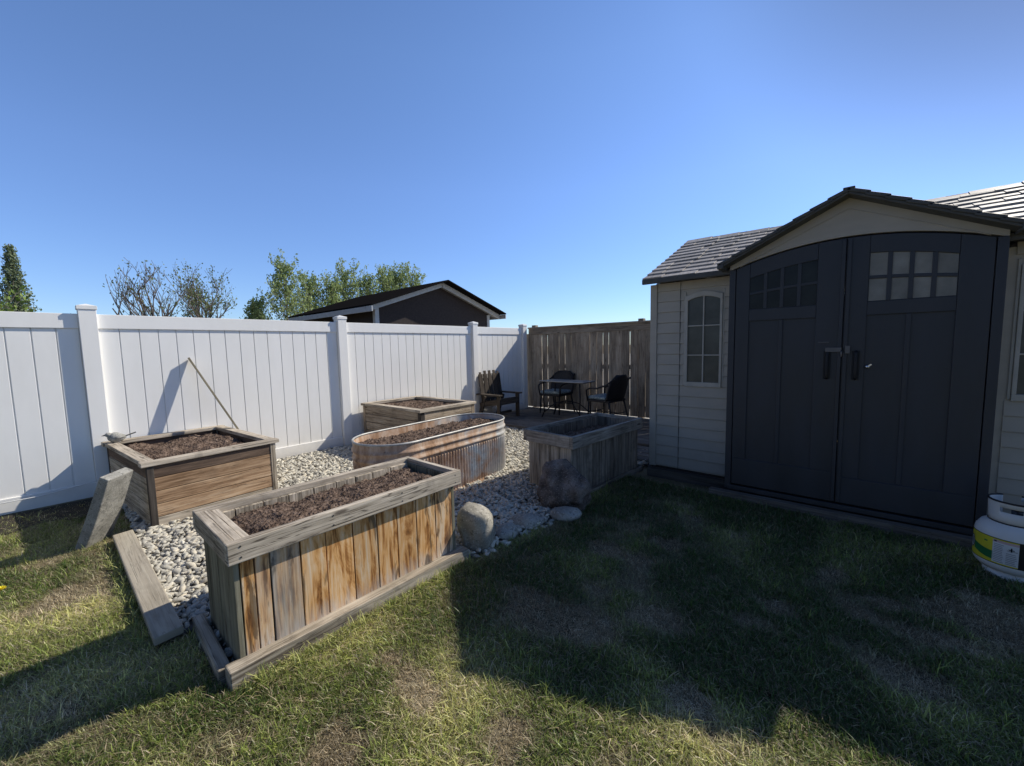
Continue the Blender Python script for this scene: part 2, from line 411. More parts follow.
# ------------------------------------------------------------------ layout of things (metres; white fence along Y, shed front along X)
BIG = ((-2.26, 1.085), 0.0)
LEFTP = ((-4.985, .885), .085)
BACKP = ((-4.975, 3.595), .036)
RIGHTP = ((-2.20, 3.72), -.08)
TR = ((-3.315, 2.62), .061)
def inrect(x, y, c, a, A, B, pad=0):
    dx, dy = x-c[0], y-c[1]; s, k = math.sin(-a), math.cos(-a)
    u, v = dx*k-dy*s, dx*s+dy*k
    return abs(u) < A/2+pad and abs(v) < B/2+pad
def occupied(x, y, pad=0):
    return (inrect(x, y, *BIG, .54, 1.26, pad) or inrect(x, y, *LEFTP, 1.34, .96, pad) or inrect(x, y, *BACKP, 1.3, .95, pad)
            or inrect(x, y, *RIGHTP, .5, 1.18, pad) or inrect(x, y, *TR, .66, 1.74, pad))
EDGE = [(.28, -2.03), (1.72, -2.03), (1.78, -1.95), (1.95, -1.92), (2.2, -1.92), (2.5, -1.86), (2.8, -1.84), (3.05, -1.93), (3.2, -1.98), (4.35, -1.93), (4.5, -1.85), (9, -1.85)]
def edge_x(y):
    for (y0, x0), (y1, x1) in zip(EDGE[:-1], EDGE[1:]):
        if y0 <= y <= y1: return x0+(x1-x0)*(y-y0)/(y1-y0)
    return -1.9
def in_gravel(x, y):
    if x < -5.66 or y > 5.25: return False
    if x < -4.35: return y > .38 and x < edge_x(y)
    if x < -2.56: return y > .35
    return y > .46 and x < edge_x(y)-.01
def in_lawn(x, y):
    if x < -5.63 or y > 4.0 or occupied(x, y, .02): return False
    if y < .24: return True
    if x < -4.3 and y < .36: return True
    if y < .38: return x > -2.50
    if y < 1.76: return x > -1.945
    return x > edge_x(y)+.015

# ------------------------------------------------------------------ ground
def grid_sheet(name, xs, ys, zf, mat, skip=None, kind='structure'):
    mb = MB(); nx, ny = len(xs), len(ys)
    for y in ys:
        for x in xs: mb.v.append((x, y, zf(x, y)))
    for j in range(ny-1):
        for i in range(nx-1):
            mb.face((j*nx+i, j*nx+i+1, (j+1)*nx+i+1, (j+1)*nx+i), [(0, 0)]*4, 0, True)
    o = mb.build(name, mat); o['kind'] = kind; return o
def gz(x, y):
    return .012*mn.noise(Vector((x*1.3, y*1.3, 3.1))) + .006*mn.noise(Vector((x*5, y*5, 1.7)))
fx = [-2500, -600, -150, -60, -30, -15, -8] + [-6.0+.08*i for i in range(106)] + [2.6, 6, 12, 30, 100, 600, 2500]
fy = [-2500, -600, -100, -30, -10, -5, -3] + [-2.0+.08*i for i in range(80)] + [5, 7, 12, 30, 100, 600, 2500]
def zz(x, y):
    w = 1 if (-6 <= x <= 2.4 and -2 <= y <= 4.3) else 0
    return (gz(x, y) if w else 0) - (.012 if in_gravel(x, y) else 0)
grid_sheet('ground', fx, fy, zz, ground_m)

# gravel bed under the pebbles
gb = MB()
cell = .12
bed_m = plain('dark_gravel_base', (.11, .10, .085), .95, 0, .4, 30, .5)
xi = -5.66
while xi < -1.7:
    yi = .3
    while yi < 5.2:
        if in_gravel(xi+cell/2, yi+cell/2):
            b = len(gb.v); gb.v += [(xi, yi, .012), (xi+cell, yi, .012), (xi+cell, yi+cell, .012), (xi, yi+cell, .012)]
            gb.face((b, b+1, b+2, b+3), [(0, 0)]*4)
        yi += cell
    xi += cell
o = gb.build('gravel_bed', bed_m); o['kind'] = 'structure'

def rock_mesh(name, mat, r=(1, 1, 1), seed=0, sub=3, amp=.25, freq=1.2, flat=0, link=True, crag=0, block=0):
    import bmesh
    bm = bmesh.new(); bmesh.ops.create_icosphere(bm, subdivisions=sub, radius=1)
    for v in bm.verts:
        d = v.co.normalized(); k = 1+amp*mn.noise(d*freq+Vector((seed*7.3, seed*1.7, seed)))
        k += amp*.4*mn.noise(d*freq*2.7+Vector((seed, 0, 5)))
        if block: k *= 1/(abs(d.x)**block+abs(d.y)**block+abs(d.z)**block)**(1/block)
        if crag: k += crag*mn.noise(d*9+Vector((seed, 3, 5))) + crag*.6*mn.noise(d*20+Vector((seed, 3, 5)))
        # a few flattened facets
        for q in range(4):
            rr = random.Random(seed*31+q); nrm = Vector((rr.uniform(-1, 1), rr.uniform(-1, 1), rr.uniform(-1, 1))).normalized()
            h = d.dot(nrm)*k; lim = .80
            if h > lim: k *= lim/h*.6+.4
        v.co = Vector((d.x*k*r[0], d.y*k*r[1], d.z*k*r[2]))
        if flat and v.co.z < -flat*r[2]: v.co.z = -flat*r[2]
    me = bpy.data.meshes.new(name); bm.to_mesh(me); bm.free(); me.materials.append(mat)
    me.polygons.foreach_set('use_smooth', [True]*len(me.polygons))
    o = bpy.data.objects.new(name, me)
    if link: COL.objects.link(o)
    return o

shade_soil_m = plain('shade_painted_soil', (.030, .025, .018), .95, 0, .5, 25, .6)
# bare soil along the foot of the white fence, shade painted into its colour
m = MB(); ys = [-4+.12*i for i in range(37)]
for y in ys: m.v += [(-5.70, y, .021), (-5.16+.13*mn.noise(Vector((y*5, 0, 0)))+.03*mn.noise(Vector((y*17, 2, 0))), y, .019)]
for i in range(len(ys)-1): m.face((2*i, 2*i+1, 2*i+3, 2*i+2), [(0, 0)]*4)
o = m.build('shade_soil_strip', shade_soil_m); o['kind'] = 'structure'
# pebbles
pebs = [rock_mesh('pebble', pebble_m, (1, rng.uniform(.5, .8), rng.uniform(.38, .6)), 11+i, 2, .42, 1.1, link=False) for i in range(9)]
pc = bpy.data.collections.new('pebble_shapes')
for o in pebs: pc.objects.link(o)
P_, Rr, S_, I_, H_ = [], [], [], [], []
for _ in range(50000):
    x, y = rng.uniform(-5.66, -1.7), rng.uniform(.3, 5.2)
    if not in_gravel(x, y) or occupied(x, y, -.03): continue
    if y > 4.75 and rng.random() < .5: continue
    s = rng.choice([.011, .014, .017, .020, .024, .030])*rng.uniform(.85, 1.15)
    P_.append((x, y, rng.uniform(.012, .045))); Rr.append((rng.uniform(-.6, .6), rng.uniform(-.6, .6), rng.uniform(0, 6.28)))
    S_.append((s*1.15, s, s*.95)); I_.append(rng.randrange(9)); H_.append(min(1, max(0, rng.gauss(.48, .28))))
for k in range(60):      # stones spilling past the border
    y = rng.uniform(1.8, 3.4); x = edge_x(y)+rng.uniform(-.02, .05); s = rng.uniform(.018, .032)
    P_.append((x, y, .015)); Rr.append((0, 0, rng.uniform(0, 6))); S_.append((s, s, s)); I_.append(rng.randrange(9)); H_.append(rng.random())
scatter('gravel', P_, Rr, S_, I_, {'hue': H_}, pc, 'pale rounded river stones filling the ground between the planters', 'gravel')

# grass
def clump(seed, n, rad, h, mats_w):
    r = random.Random(seed); mb = MB()
    for i in range(n):
        a = r.uniform(0, 6.28); d = rad*math.sqrt(r.random()); bx, by = d*math.cos(a), d*math.sin(a)
        th = r.uniform(0, 6.28); hh = h*r.uniform(.4, 1.3); w = r.uniform(.0013, .0028)
        lean = r.uniform(.2, 1.35)*hh; la = r.uniform(0, 6.28); lx, ly = math.cos(la)*lean, math.sin(la)*lean
        px, py = -math.sin(la+r.uniform(-.6, .6)), math.cos(la+r.uniform(-.6, .6)); mi = 1 if r.random() < mats_w else 0
        b = len(mb.v); segs = 3
        for k in range(segs+1):
            t = k/segs; cx, cy = bx+lx*t*t, by+ly*t*t; cz = -.004+hh*(t-.35*t*t*(lean/hh)); ww = w*(1-t*.85)
            mb.v += [(cx-px*ww, cy-py*ww, cz), (cx+px*ww, cy+py*ww, cz)]
        for k in range(segs): mb.face((b+2*k, b+2*k+1, b+2*k+3, b+2*k+2), [(0, 0)]*4, mi, True)
    o = mb.build('clump', [blade_m, straw_m]); return o
cl = [clump(100+i, 20, .032, .031, .34) for i in range(7)] + [clump(200+i, 24, .034, .019, .80) for i in range(4)] + [clump(300+i, 9, .016, .055, .05) for i in range(2)]
gc = source_collection('grass_shapes', cl)
def dryness(x, y):
    a = mn.noise(Vector((x*1.5, y*1.5, 8.2)))*.6-.08; b = mn.noise(Vector((x*4.2, y*4.2, 2.2))); c2 = mn.noise(Vector((x*13, y*13, 6.6)))
    d = a*.75+b*.55+c2*.25
    for (cx, cy, rr) in ((-1.30, 2.44, 0.15), (-1.00, 2.79, 0.14), (-1.14, 1.65, 0.24), (-1.37, 1.69, 0.18), (-0.97, 1.67, 0.16), (-0.72, 1.95, 0.17), (-0.30, 2.46, 0.13), (-0.39, 2.24, 0.10), (-0.11, 3.03, 0.13), (0.16, 2.87, 0.12), (0.05, 2.68, 0.10), (-0.48, 1.56, 0.15), (0.56, 2.99, 0.28), (0.16, 2.25, 0.20), (0.53, 3.22, 0.14), (-0.95, 3.36, 0.10), (-0.75, 3.64, 0.08), (-1.06, 2.48, 0.10), (-3.50, -0.05, 0.20), (-3.36, 0.20, 0.15), (-1.38, 0.56, 0.14), (-1.35, 0.92, 0.15), (-0.94, 0.98, 0.12), (-1.59, 0.93, 0.10), (0.33, 2.67, 0.16)):
        wob = 1+.45*mn.noise(Vector((x*7, y*7, cx)))
        q = math.hypot(x-cx, (y-cy)*1.2)/rr*wob
        if q < 1: d += .95*(1-q)**.6
    return d
P_, Rr, S_, I_, H_, D_ = [], [], [], [], [], []
for _ in range(150000):
    x, y = rng.uniform(-5.63, 2.3), rng.uniform(-1.6, 4.02)
    if not in_lawn(x, y): continue
    dist = math.hypot(x, y)
    dens = 1 if dist < 3.2 else .62
    if dist < .9 or y < -.9 and x > -3: dens *= .25
    d = dryness(x, y)
    dens *= 1-.12*max(0, min(1, (d-.2)/.4))
    if x < -4.5 and y > .0 : dens *= .5
    if x < -5.15+.12*mn.noise(Vector((y*5, 0, 0))): dens *= .55
    if rng.random() > dens: continue
    drymask = max(0, min(1, (d-.02)/.5))
    dry = drymask > rng.random()*1.1
    if dry: i = 7+rng.randrange(4)
    else: i = rng.randrange(7) if rng.random() > .05 else 11+rng.randrange(2)
    s = rng.uniform(.75, 1.3)*(1.0 if dist < 3 else 1.15)*(1-.25*drymask)
    P_.append((x, y, gz(x, y))); Rr.append((rng.uniform(-.2, .2), rng.uniform(-.2, .2), rng.uniform(0, 6.28)))
    S_.append((s, s, s*rng.uniform(.8, 1.15))); I_.append(i)
    H_.append(max(0, min(1, .45-(.5 if (x > -1.8 and y > 1.7) else 0)+.9*mn.noise(Vector((x*2.3, y*2.3, 4.4)))+rng.gauss(0, .16)))); D_.append(max(0, min(1, drymask*.9+rng.gauss(0, .1))))  # hue lowered in front of the shed: shade painted into the grass colour
# tufts against the timbers
for _ in range(500):
    if rng.random() < .6: x, y = -1.93+rng.uniform(.0, .05), rng.uniform(.45, 1.75)
    else: x, y = rng.uniform(-4.2, -2.5), .235-rng.uniform(0, .05)
    P_.append((x, y, 0)); Rr.append((0, 0, rng.uniform(0, 6.28))); s = rng.uniform(.9, 1.5); S_.append((s, s, s)); I_.append(rng.choice([0, 1, 2, 3, 11, 12])); H_.append(rng.random()); D_.append(.1)
scatter('lawn_grass', P_, Rr, S_, I_, {'hue': H_, 'dry': D_}, gc, 'short patchy lawn grass with dry straw coloured spots', 'grass')
print('grass clumps', len(P_))

# ------------------------------------------------------------------ white vinyl fence
FX = -5.718
def vinyl_fence():
    loc = (FX-.03, 7.0, 0)
    t = thing('vinyl_fence', 'tall white vinyl privacy fence with capped posts along the left side', 'fence', loc)
    posts = [.318-2.566*2, .318-2.566, .318, 2.85, 5.49, 7.0]
    for y in posts:
        m = MB(); m.box((FX-.035+.02, y, .93), (.127, .127, 1.90))
        p = m.build('post', vinyl, t, .004, loc)
        c = MB(); c.box((FX-.015, y, 1.885), (.142, .142, .035))
        b = len(c.v); z0, z1 = 1.9035, 1.925; w = .066; cx = FX-.015
        c.v += [(cx-w, y-w, z0), (cx+w, y-w, z0), (cx+w, y+w, z0), (cx-w, y+w, z0), (cx, y, z1)]
        for q in ((0, 1, 4), (1, 2, 4), (2, 3, 4), (3, 0, 4)): c.face(tuple(b+i for i in q), [(0, 0)]*3)
        c.build('cap', vinyl, p, .002, loc)
    for y0, y1 in zip(posts[:-1], posts[1:]):
        a, bb = y0+.063, y1-.063
        m = MB(); n = max(2, round((bb-a)/.15)); w = (bb-a)/n
        for i in range(n):
            yc = a+w*(i+.5)
            m.box((FX-.02, yc, .93), (.022, w-.008, 1.54), taper=None)
        m.box((FX-.0275, (a+bb)/2, .93), (.012, bb-a-.004, 1.53))
        m.build('panel', vinyl, t, .0025, loc)
        r = MB(); r.box((FX-.015, (a+bb)/2, 1.755), (.045, bb-a, .14)); r.build('top_rail', vinyl, t, .004, loc)
        r = MB(); r.box((FX-.015, (a+bb)/2, .10), (.045, bb-a, .14)); r.build('bottom_rail', vinyl, t, .004, loc)
vinyl_fence()
m = MB(); pts = [(-5.672, -2.6, .19), (-5.665, -1.4, .155), (-5.665, -.5, .148), (-5.66, -.1, .150), (-5.64, .15, .185), (-5.62, .27, .205), (-5.60, .42, .21), (-5.60, .6, .13)]
m.tube(pts, .0045, 6)
tag(m.build('cable', plain('white_cable', (.72, .72, .70), .5)), 'thin white cable slung along the bottom of the white fence', 'cable')

# ------------------------------------------------------------------ wooden fence
def wood_fence():
    loc = (-1, 7.15, 0); Y = 7.15
    t = thing('wooden_fence', 'weathered brown board fence with light showing through its gaps', 'fence', loc)
    m = MB(); x = -5.74
    while x < 3.2:
        w = rng.choice([.11, .135, .14, .14, .145]); g = rng.choice([.003, .004, .006, .010, .013])
        m.box((x+w/2, Y+rng.uniform(-.003, .003), .89), (w, .018, 1.62), Euler((0, rng.uniform(-.004, .004), 0)))
        x += w+g
    m.build('board_panel', fence_wood, t, .002, loc)
    for z, nm in ((1.70, 'rail'), (1.0, 'rail'), (.25, 'rail')):
        r = MB(); r.box((-1.2, Y+.03, z), (8.8, .038, .085)); r.build(nm, fence_wood, t, .003, loc)
    r = MB(); r.box((-1.235, Y-.018, 1.745), (8.87, .018, .13)); r.build('top_board', fence_wood, t, .003, loc)
    r = MB(); r.box((-1.22, Y+.005, 1.825), (8.9, .13, .03)); r.build('cap_rail', fence_wood, t, .004, loc)
    for x in (-5.60, -3.12, -.68, 1.76, 3.2):
        p = MB(); p.box((x, Y+.118, .945), (.10, .10, 1.89)); p.build('post', fence_wood, t, .004, loc)
wood_fence()
alley_m = plain('pale_alley_gravel', (.46, .44, .39), .95, 0, .25, 60, .4)
m = MB(); m.v += [(-60, 7.35, .02), (60, 7.35, .02), (60, 60, .02), (-60, 60, .02)]; m.face((0, 1, 2, 3), [(0, 0)]*4)
o = m.build('gravel_path', alley_m); o['kind'] = 'structure'

# ------------------------------------------------------------------ deck of the seating corner
def deck():
    m = MB(); x0, x1 = -5.62, -1.8
    y = 5.32
    while y < 7.08:
        w = .135; m.box(((x0+x1)/2, y+w/2, .045), (x1-x0, w, .035)); y += w+.008
    m.box(((x0+x1)/2, 5.30, .035), (x1-x0, .035, .06))
    o = m.build('deck', deck_wood, None, .003); o['kind'] = 'structure'
deck()
m = MB()
for k in range(4): m.box((-1.98, 4.62+k*.16, .045), (.62, .13, .03))
o = m.build('path', deck_wood, None, .003); o['kind'] = 'structure'

# ------------------------------------------------------------------ soil sheets
def soil(A, B, z, parent, seed, mound=.03, crumbs=700, round_=False, name='soil', slope=0, cs=(.003, .011)):
    mb = MB(); nx, ny = max(8, int(A/.018)), max(8, int(B/.018))
    def h(x, y):
        v = Vector((x*4, y*4, seed)); e = min(1, (A/2-abs(x))/.08, (B/2-abs(y))/.08)
        return z+mound*.8*mn.noise(v)+.020*mn.noise(v*4.5)+.016*mn.noise(v*11)+.008*mn.noise(v*24)+mound*.5*max(0, e)+slope*y
    def ok(x, y):
        if not round_: return True
        yy = max(0, abs(y)-(B-A)/2); return math.hypot(x, yy) <= A/2+.01
    for j in range(ny+1):
        for i in range(nx+1):
            x, y = -A/2+A*i/nx, -B/2+B*j/ny; mb.v.append((x, y, h(x, y)))
    for j in range(ny):
        for i in range(nx):
            if not ok(-A/2+A*(i+.5)/nx, -B/2+B*(j+.5)/ny): continue
            q = (j*(nx+1)+i, j*(nx+1)+i+1, (j+1)*(nx+1)+i+1, (j+1)*(nx+1)+i); mb.face(q, [(0, 0)]*4, 0, True)
    r = random.Random(seed)
    for _ in range(crumbs):
        x, y = r.uniform(-A/2, A/2)*.97, r.uniform(-B/2, B/2)*.97
        if not ok(x*1.04, y*1.04): continue
        s = r.uniform(*cs); b = len(mb.v); c = Vector((x, y, h(x, y)+s*.3))
        E = Euler((r.uniform(0, 6), r.uniform(0, 6), r.uniform(0, 6))).to_matrix()
        vs = [(-1, 0, 0), (1, 0, 0), (0, -.8, 0), (0, .8, 0), (0, 0, -.7), (0, 0, .7)]
        for v in vs: mb.v.append(tuple(c+E @ (Vector(v)*s*r.uniform(.7, 1.3))))
        for f in ((0, 2, 5), (2, 1, 5), (1, 3, 5), (3, 0, 5), (2, 0, 4), (1, 2, 4), (3, 1, 4), (0, 3, 4)):
            mb.face(tuple(b+i for i in f), [(0, 0)]*3, 0, False)
    return mb.build(name, soil_m, parent)

# ------------------------------------------------------------------ big front planter (vertical amber boards)
def big_planter():
    (cx, cy), a = BIG
    t = thing('planter_box', 'large near planter with upright amber stained boards and thick grey rim', 'planter', (cx, cy, 0), a)
    A, B, H = .50, 1.20, .625
    def ring(side, mat, nm, wd=.112):
        m = MB()
        if side in ('front', 'back'):
            x = A/2-.011 if side == 'front' else -A/2+.011; n = 10; w = B/n
            ws = [.45, .5]+[rng.uniform(.9, 1.15) for _ in range(n-2)]; tot = sum(ws); y = -B/2
            for k in range(n):
                w = ws[k]/tot*B; m.box((x+rng.uniform(-.002, .002), y+w/2, .30), (.022, w-.006, .585), Euler((rng.uniform(-.004, .004), 0, 0))); y += w
        else:
            y = -B/2-.012 if side == 'left' else B/2+.012; n = 4; w = (A+.0)/n
            for k in range(n): m.box((-A/2+w*(k+.5), y+rng.uniform(-.002, .002), .30), (w-.004, .022, .585))
        return m.build(nm, mat, t, .002)
    ring('front', amber, 'front_boards'); ring('back', grey_wood, 'back_boards')
    ring('left', greenish, 'end_boards'); ring('right', greenish, 'end_boards')
    # rim of thick timber on edge
    T, hh = .038, .095; oA, oB = A+.085, B+.10; z = H-hh/2
    for c, d in (((oA/2-T/2, 0, z), (T, oB, hh)), ((-oA/2+T/2, 0, z), (T, oB, hh)), ((0, -oB/2+T/2, z-.001), (oA-2*T-.004, T, hh)), ((0, oB/2-T/2, z-.001), (oA-2*T-.004, T, hh))):
        m = MB(); m.box(c, d, Euler((rng.uniform(-.003, .003), 0, rng.uniform(-.002, .002)))); m.build('rim', cap_wood, t, .005)
    m = MB()                                                    # two flat ledge boards at the near end
    m.box((0, -oB/2+T+.016, H-.014), (oA-2*T-.006, .030, .02)); m.box((0, -oB/2+T+.048, H-.019), (oA-2*T-.008, .030, .018))
    m.build('ledge', cap_wood, t, .003)
    for k in range(4):
        for dz in (-.024, .024):
            sc_ = MB(); sc_.tube([(oA/2-.002, -oB/2+.05+(oB-.1)*k/3, z+dz), (oA/2+.0015, -oB/2+.05+(oB-.1)*k/3, z+dz)], .0042, 8); sc_.build('screw', steel, t)
    soil(A-.05, B-.05, .556, t, 3, .035, 3600, cs=(.0012, .006))
big_planter()
def timber(name, label, c, d, rot, mat, cat='timber', group=None):
    t = MB(); t.box((0, 0, 0), d); o = t.build(name, mat, None, .006)
    o.location = c; o.rotation_euler = rot; return tag(o, label, cat, group)
timber('landscape_timber', 'long grey timber on the grass along the foot of the amber planter', (-1.985, 1.085, .040), (.075, 1.36, .088), (0, 0, 0), grey_wood)
timber('landscape_timber', 'short grey timber across the near end of the amber planter', (-2.30, .415, .028), (.54, .05, .075), (0, 0, -.03), grey_wood)
timber('border_plank', 'bleached plank edging lying between the lawn and the pale stones', (-3.36, .295, .055), (1.72, .115, .042), (.05, .0, .0), plank_wood, 'plank')

# ------------------------------------------------------------------ left planter (horizontal boards)
def left_planter():
    (cx, cy), a = LEFTP
    t = thing('planter_box', 'square planter near the white fence with faded brown horizontal boards', 'planter', (cx, cy, 0), a)
    A, B, H = 1.36, .92, .57
    def wall(c0, c1, nm, mat, first_dark=False):
        m = MB(); L = (Vector(c1)-Vector(c0)).length; ang = math.atan2(c1[1]-c0[1], c1[0]-c0[0]); n = 5; hh = (H-.03)/n
        for k in range(n):
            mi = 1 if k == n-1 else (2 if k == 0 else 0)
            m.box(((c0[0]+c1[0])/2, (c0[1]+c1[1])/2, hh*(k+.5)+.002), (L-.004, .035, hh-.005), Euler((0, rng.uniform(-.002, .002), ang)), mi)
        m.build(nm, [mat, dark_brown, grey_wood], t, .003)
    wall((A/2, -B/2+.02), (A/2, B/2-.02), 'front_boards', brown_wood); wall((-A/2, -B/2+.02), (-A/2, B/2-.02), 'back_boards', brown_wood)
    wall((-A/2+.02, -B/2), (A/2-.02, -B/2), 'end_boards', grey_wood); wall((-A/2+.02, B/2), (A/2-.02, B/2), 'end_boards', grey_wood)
    for sx in (-1, 1):
        for sy in (-1, 1):
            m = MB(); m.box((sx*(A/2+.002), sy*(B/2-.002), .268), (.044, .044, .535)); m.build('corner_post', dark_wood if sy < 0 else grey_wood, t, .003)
    w = .085
    for c, d in (((A/2-.005, 0, H-.016), (w, B+.11, .036)), ((-A/2+.005, 0, H-.016), (w, B+.11, .036)), ((0, -B/2-.0, H-.015), (A-w-.016, w, .036)), ((0, B/2, H-.015), (A-w-.016, w, .036))):
        m = MB(); m.box(c, d, Euler((0, 0, rng.uniform(-.004, .004)))); m.build('rim', cap_wood, t, .004)
    soil(A-.06, B-.06, .475, t, 9, .06, 2600, cs=(.0015, .008))
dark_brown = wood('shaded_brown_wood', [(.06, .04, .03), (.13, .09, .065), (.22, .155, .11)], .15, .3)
left_planter()

# ------------------------------------------------------------------ back planter (stacked timbers)
def back_planter():
    (cx, cy), a = BACKP
    t = thing('planter_box', 'low square planter of stacked grey brown timbers behind the metal trough', 'planter', (cx, cy, 0), a)
    A, B, H = 1.29, .93, .635; n = 5; hh = (H-.035)/n
    for nm, c0, c1 in (('front_timbers', (A/2, -B/2), (A/2, B/2)), ('back_timbers', (-A/2, -B/2), (-A/2, B/2)), ('end_timbers', (-A/2, -B/2), (A/2, -B/2)), ('end_timbers', (-A/2, B/2), (A/2, B/2))):
        m = MB(); L = math.hypot(c1[0]-c0[0], c1[1]-c0[1]); ang = math.atan2(c1[1]-c0[1], c1[0]-c0[0]); tt = .06
        for k in range(n): m.box(((c0[0]+c1[0])/2+rng.uniform(-.003, .003), (c0[1]+c1[1])/2+rng.uniform(-.003, .003), hh*(k+.5)+.002), (L-tt-.004, tt, hh-.006), Euler((0, 0, ang)))
        m.build(nm, log_wood, t, .008)
    for sx in (-1, 1):
        for sy in (-1, 1):
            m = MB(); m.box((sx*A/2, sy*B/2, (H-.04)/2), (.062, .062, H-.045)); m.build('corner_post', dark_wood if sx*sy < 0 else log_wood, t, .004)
    w = .10
    for c, d in (((A/2, 0, H-.018), (w, B+.11, .036)), ((-A/2, 0, H-.018), (w, B+.11, .036)), ((0, -B/2, H-.017), (A-w-.004, w, .036)), ((0, B/2, H-.017), (A-w-.004, w, .036))):
        m = MB(); m.box(c, d, Euler((0, 0, rng.uniform(-.003, .003)))); m.build('rim', cap_wood, t, .004)
    soil(A-.06, B-.06, .56, t, 15, .04, 700)
back_planter()

# ------------------------------------------------------------------ right planter beside the shed
def right_planter():
    (cx, cy), a = RIGHTP
    t = thing('planter_box', 'narrow grey upright board planter beside the shed, mostly in shade', 'planter', (cx, cy, 0), a)
    A, B, H = .53, 1.18, .60
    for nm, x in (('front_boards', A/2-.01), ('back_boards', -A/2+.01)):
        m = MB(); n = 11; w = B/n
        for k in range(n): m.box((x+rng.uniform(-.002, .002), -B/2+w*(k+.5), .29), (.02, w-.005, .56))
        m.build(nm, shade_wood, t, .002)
    for y in (-B/2-.012, B/2+.012):
        m = MB(); n = 4; w = A/n
        for k in range(n): m.box((-A/2+w*(k+.5), y+rng.uniform(-.002, .002), .29), (w-.005, .02, .56))
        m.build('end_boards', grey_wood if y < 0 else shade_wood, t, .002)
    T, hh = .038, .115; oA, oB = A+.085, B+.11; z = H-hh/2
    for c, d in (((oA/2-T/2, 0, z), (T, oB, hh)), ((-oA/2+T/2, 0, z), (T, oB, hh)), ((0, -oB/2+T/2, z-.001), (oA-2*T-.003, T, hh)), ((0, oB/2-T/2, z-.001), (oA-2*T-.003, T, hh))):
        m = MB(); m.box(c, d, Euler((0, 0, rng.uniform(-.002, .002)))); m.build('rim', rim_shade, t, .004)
    m = MB(); m.box((A/2+.03, 0, .022), (.035, B+.12, .045)); m.box((0, -B/2-.042, .022), (A-.01, .035, .045)); m.build('base_trim', shade_wood, t, .003)
    soil(A-.05, B-.05, .46, t, 21, .03, 500)
right_planter()

# ------------------------------------------------------------------ galvanised trough
def trough():
    (cx, cy), a = TR
    t = thing('metal_trough', 'oval rusty galvanised stock trough with ribbed sides filled with soil', 'trough', (cx, cy, 0), a)
    L, W, H = 1.80, .69, .625
    def outline(off, n):
        Rr = W/2+off; S = (L-W)/2; per = 2*math.pi*Rr+4*S; out = []
        for i in range(n):
            d = per*i/n
            if d < 2*S: out.append((Rr, -S+d, 1, 0, d)); continue
            d2 = d-2*S
            if d2 < math.pi*Rr: an = d2/Rr; out.append((Rr*math.cos(an), S+Rr*math.sin(an), math.cos(an), math.sin(an), d)); continue
            d3 = d2-math.pi*Rr
            if d3 < 2*S: out.append((-Rr, S-d3, -1, 0, d)); continue
            an = math.pi+(d3-2*S)/Rr; out.append((Rr*math.cos(an), -S+Rr*math.sin(an), math.cos(an), math.sin(an), d))
        return out
    n = 1200; o = outline(0, n); ribs = 120
    prof = [(.0, 0, 0), (.006, .012, 0), (0, .03, 0), (0, .05, 0), (0, .065, 1), (0, .2, 1), (0, .33, 1), (0, .415, 1), (0, .43, 0), (.002, .445, 0), (.012, .455, 0), (.014, .465, 0), (.003, .478, 0), (0, .49, 0), (.002, .515, 0), (.012, .525, 0), (.014, .535, 0), (.003, .548, 0), (0, .56, 0), (0, .605, 0)]
    m = MB()
    dents = [(rng.uniform(0, 5.4), rng.uniform(.15, .5), rng.uniform(.006, .014)) for _ in range(10)]
    for off, z, rib in prof:
        for i, (x, y, nx, ny, d) in enumerate(o):
            k = off + (.0085*math.sin(2*math.pi*ribs*i/n) if rib else 0)
            for dd, dz, da in dents: k -= da*math.exp(-((d-dd)/.14)**2-((z-dz)/.10)**2)
            m.v.append((x+nx*k, y+ny*k, z))
    for j in range(len(prof)-1):
        for i in range(n):
            i2 = (i+1) % n; m.face((j*n+i, j*n+i2, (j+1)*n+i2, (j+1)*n+i), [(0, 0)]*4, 0, True)
    # inner wall
    b = len(m.v); n2 = 240; oi = outline(-.012, n2)
    for z in (.38, .605):
        for x, y, *_ in oi: m.v.append((x, y, z))
    for i in range(n2): i2 = (i+1) % n2; m.face((b+i2, b+i, b+n2+i, b+n2+i2), [(0, 0)]*4, 0, True)
    m.build('tank_wall', trough_m, t)
    r = MB(); pts = [(x, y, .612) for x, y, *_ in outline(.0, 120)]; pts.append(pts[0]); pts.append(pts[1])
    r.tube(pts, .0105, 8, cap=False); r.build('rim', rimzinc, t)
    soil(W-.03, L-.03, .535, t, 33, .03, 1500, round_=True)
rimzinc = plain('worn_zinc_rim', (.42, .41, .38), .5, .3, .3, 12, .2)
trough()

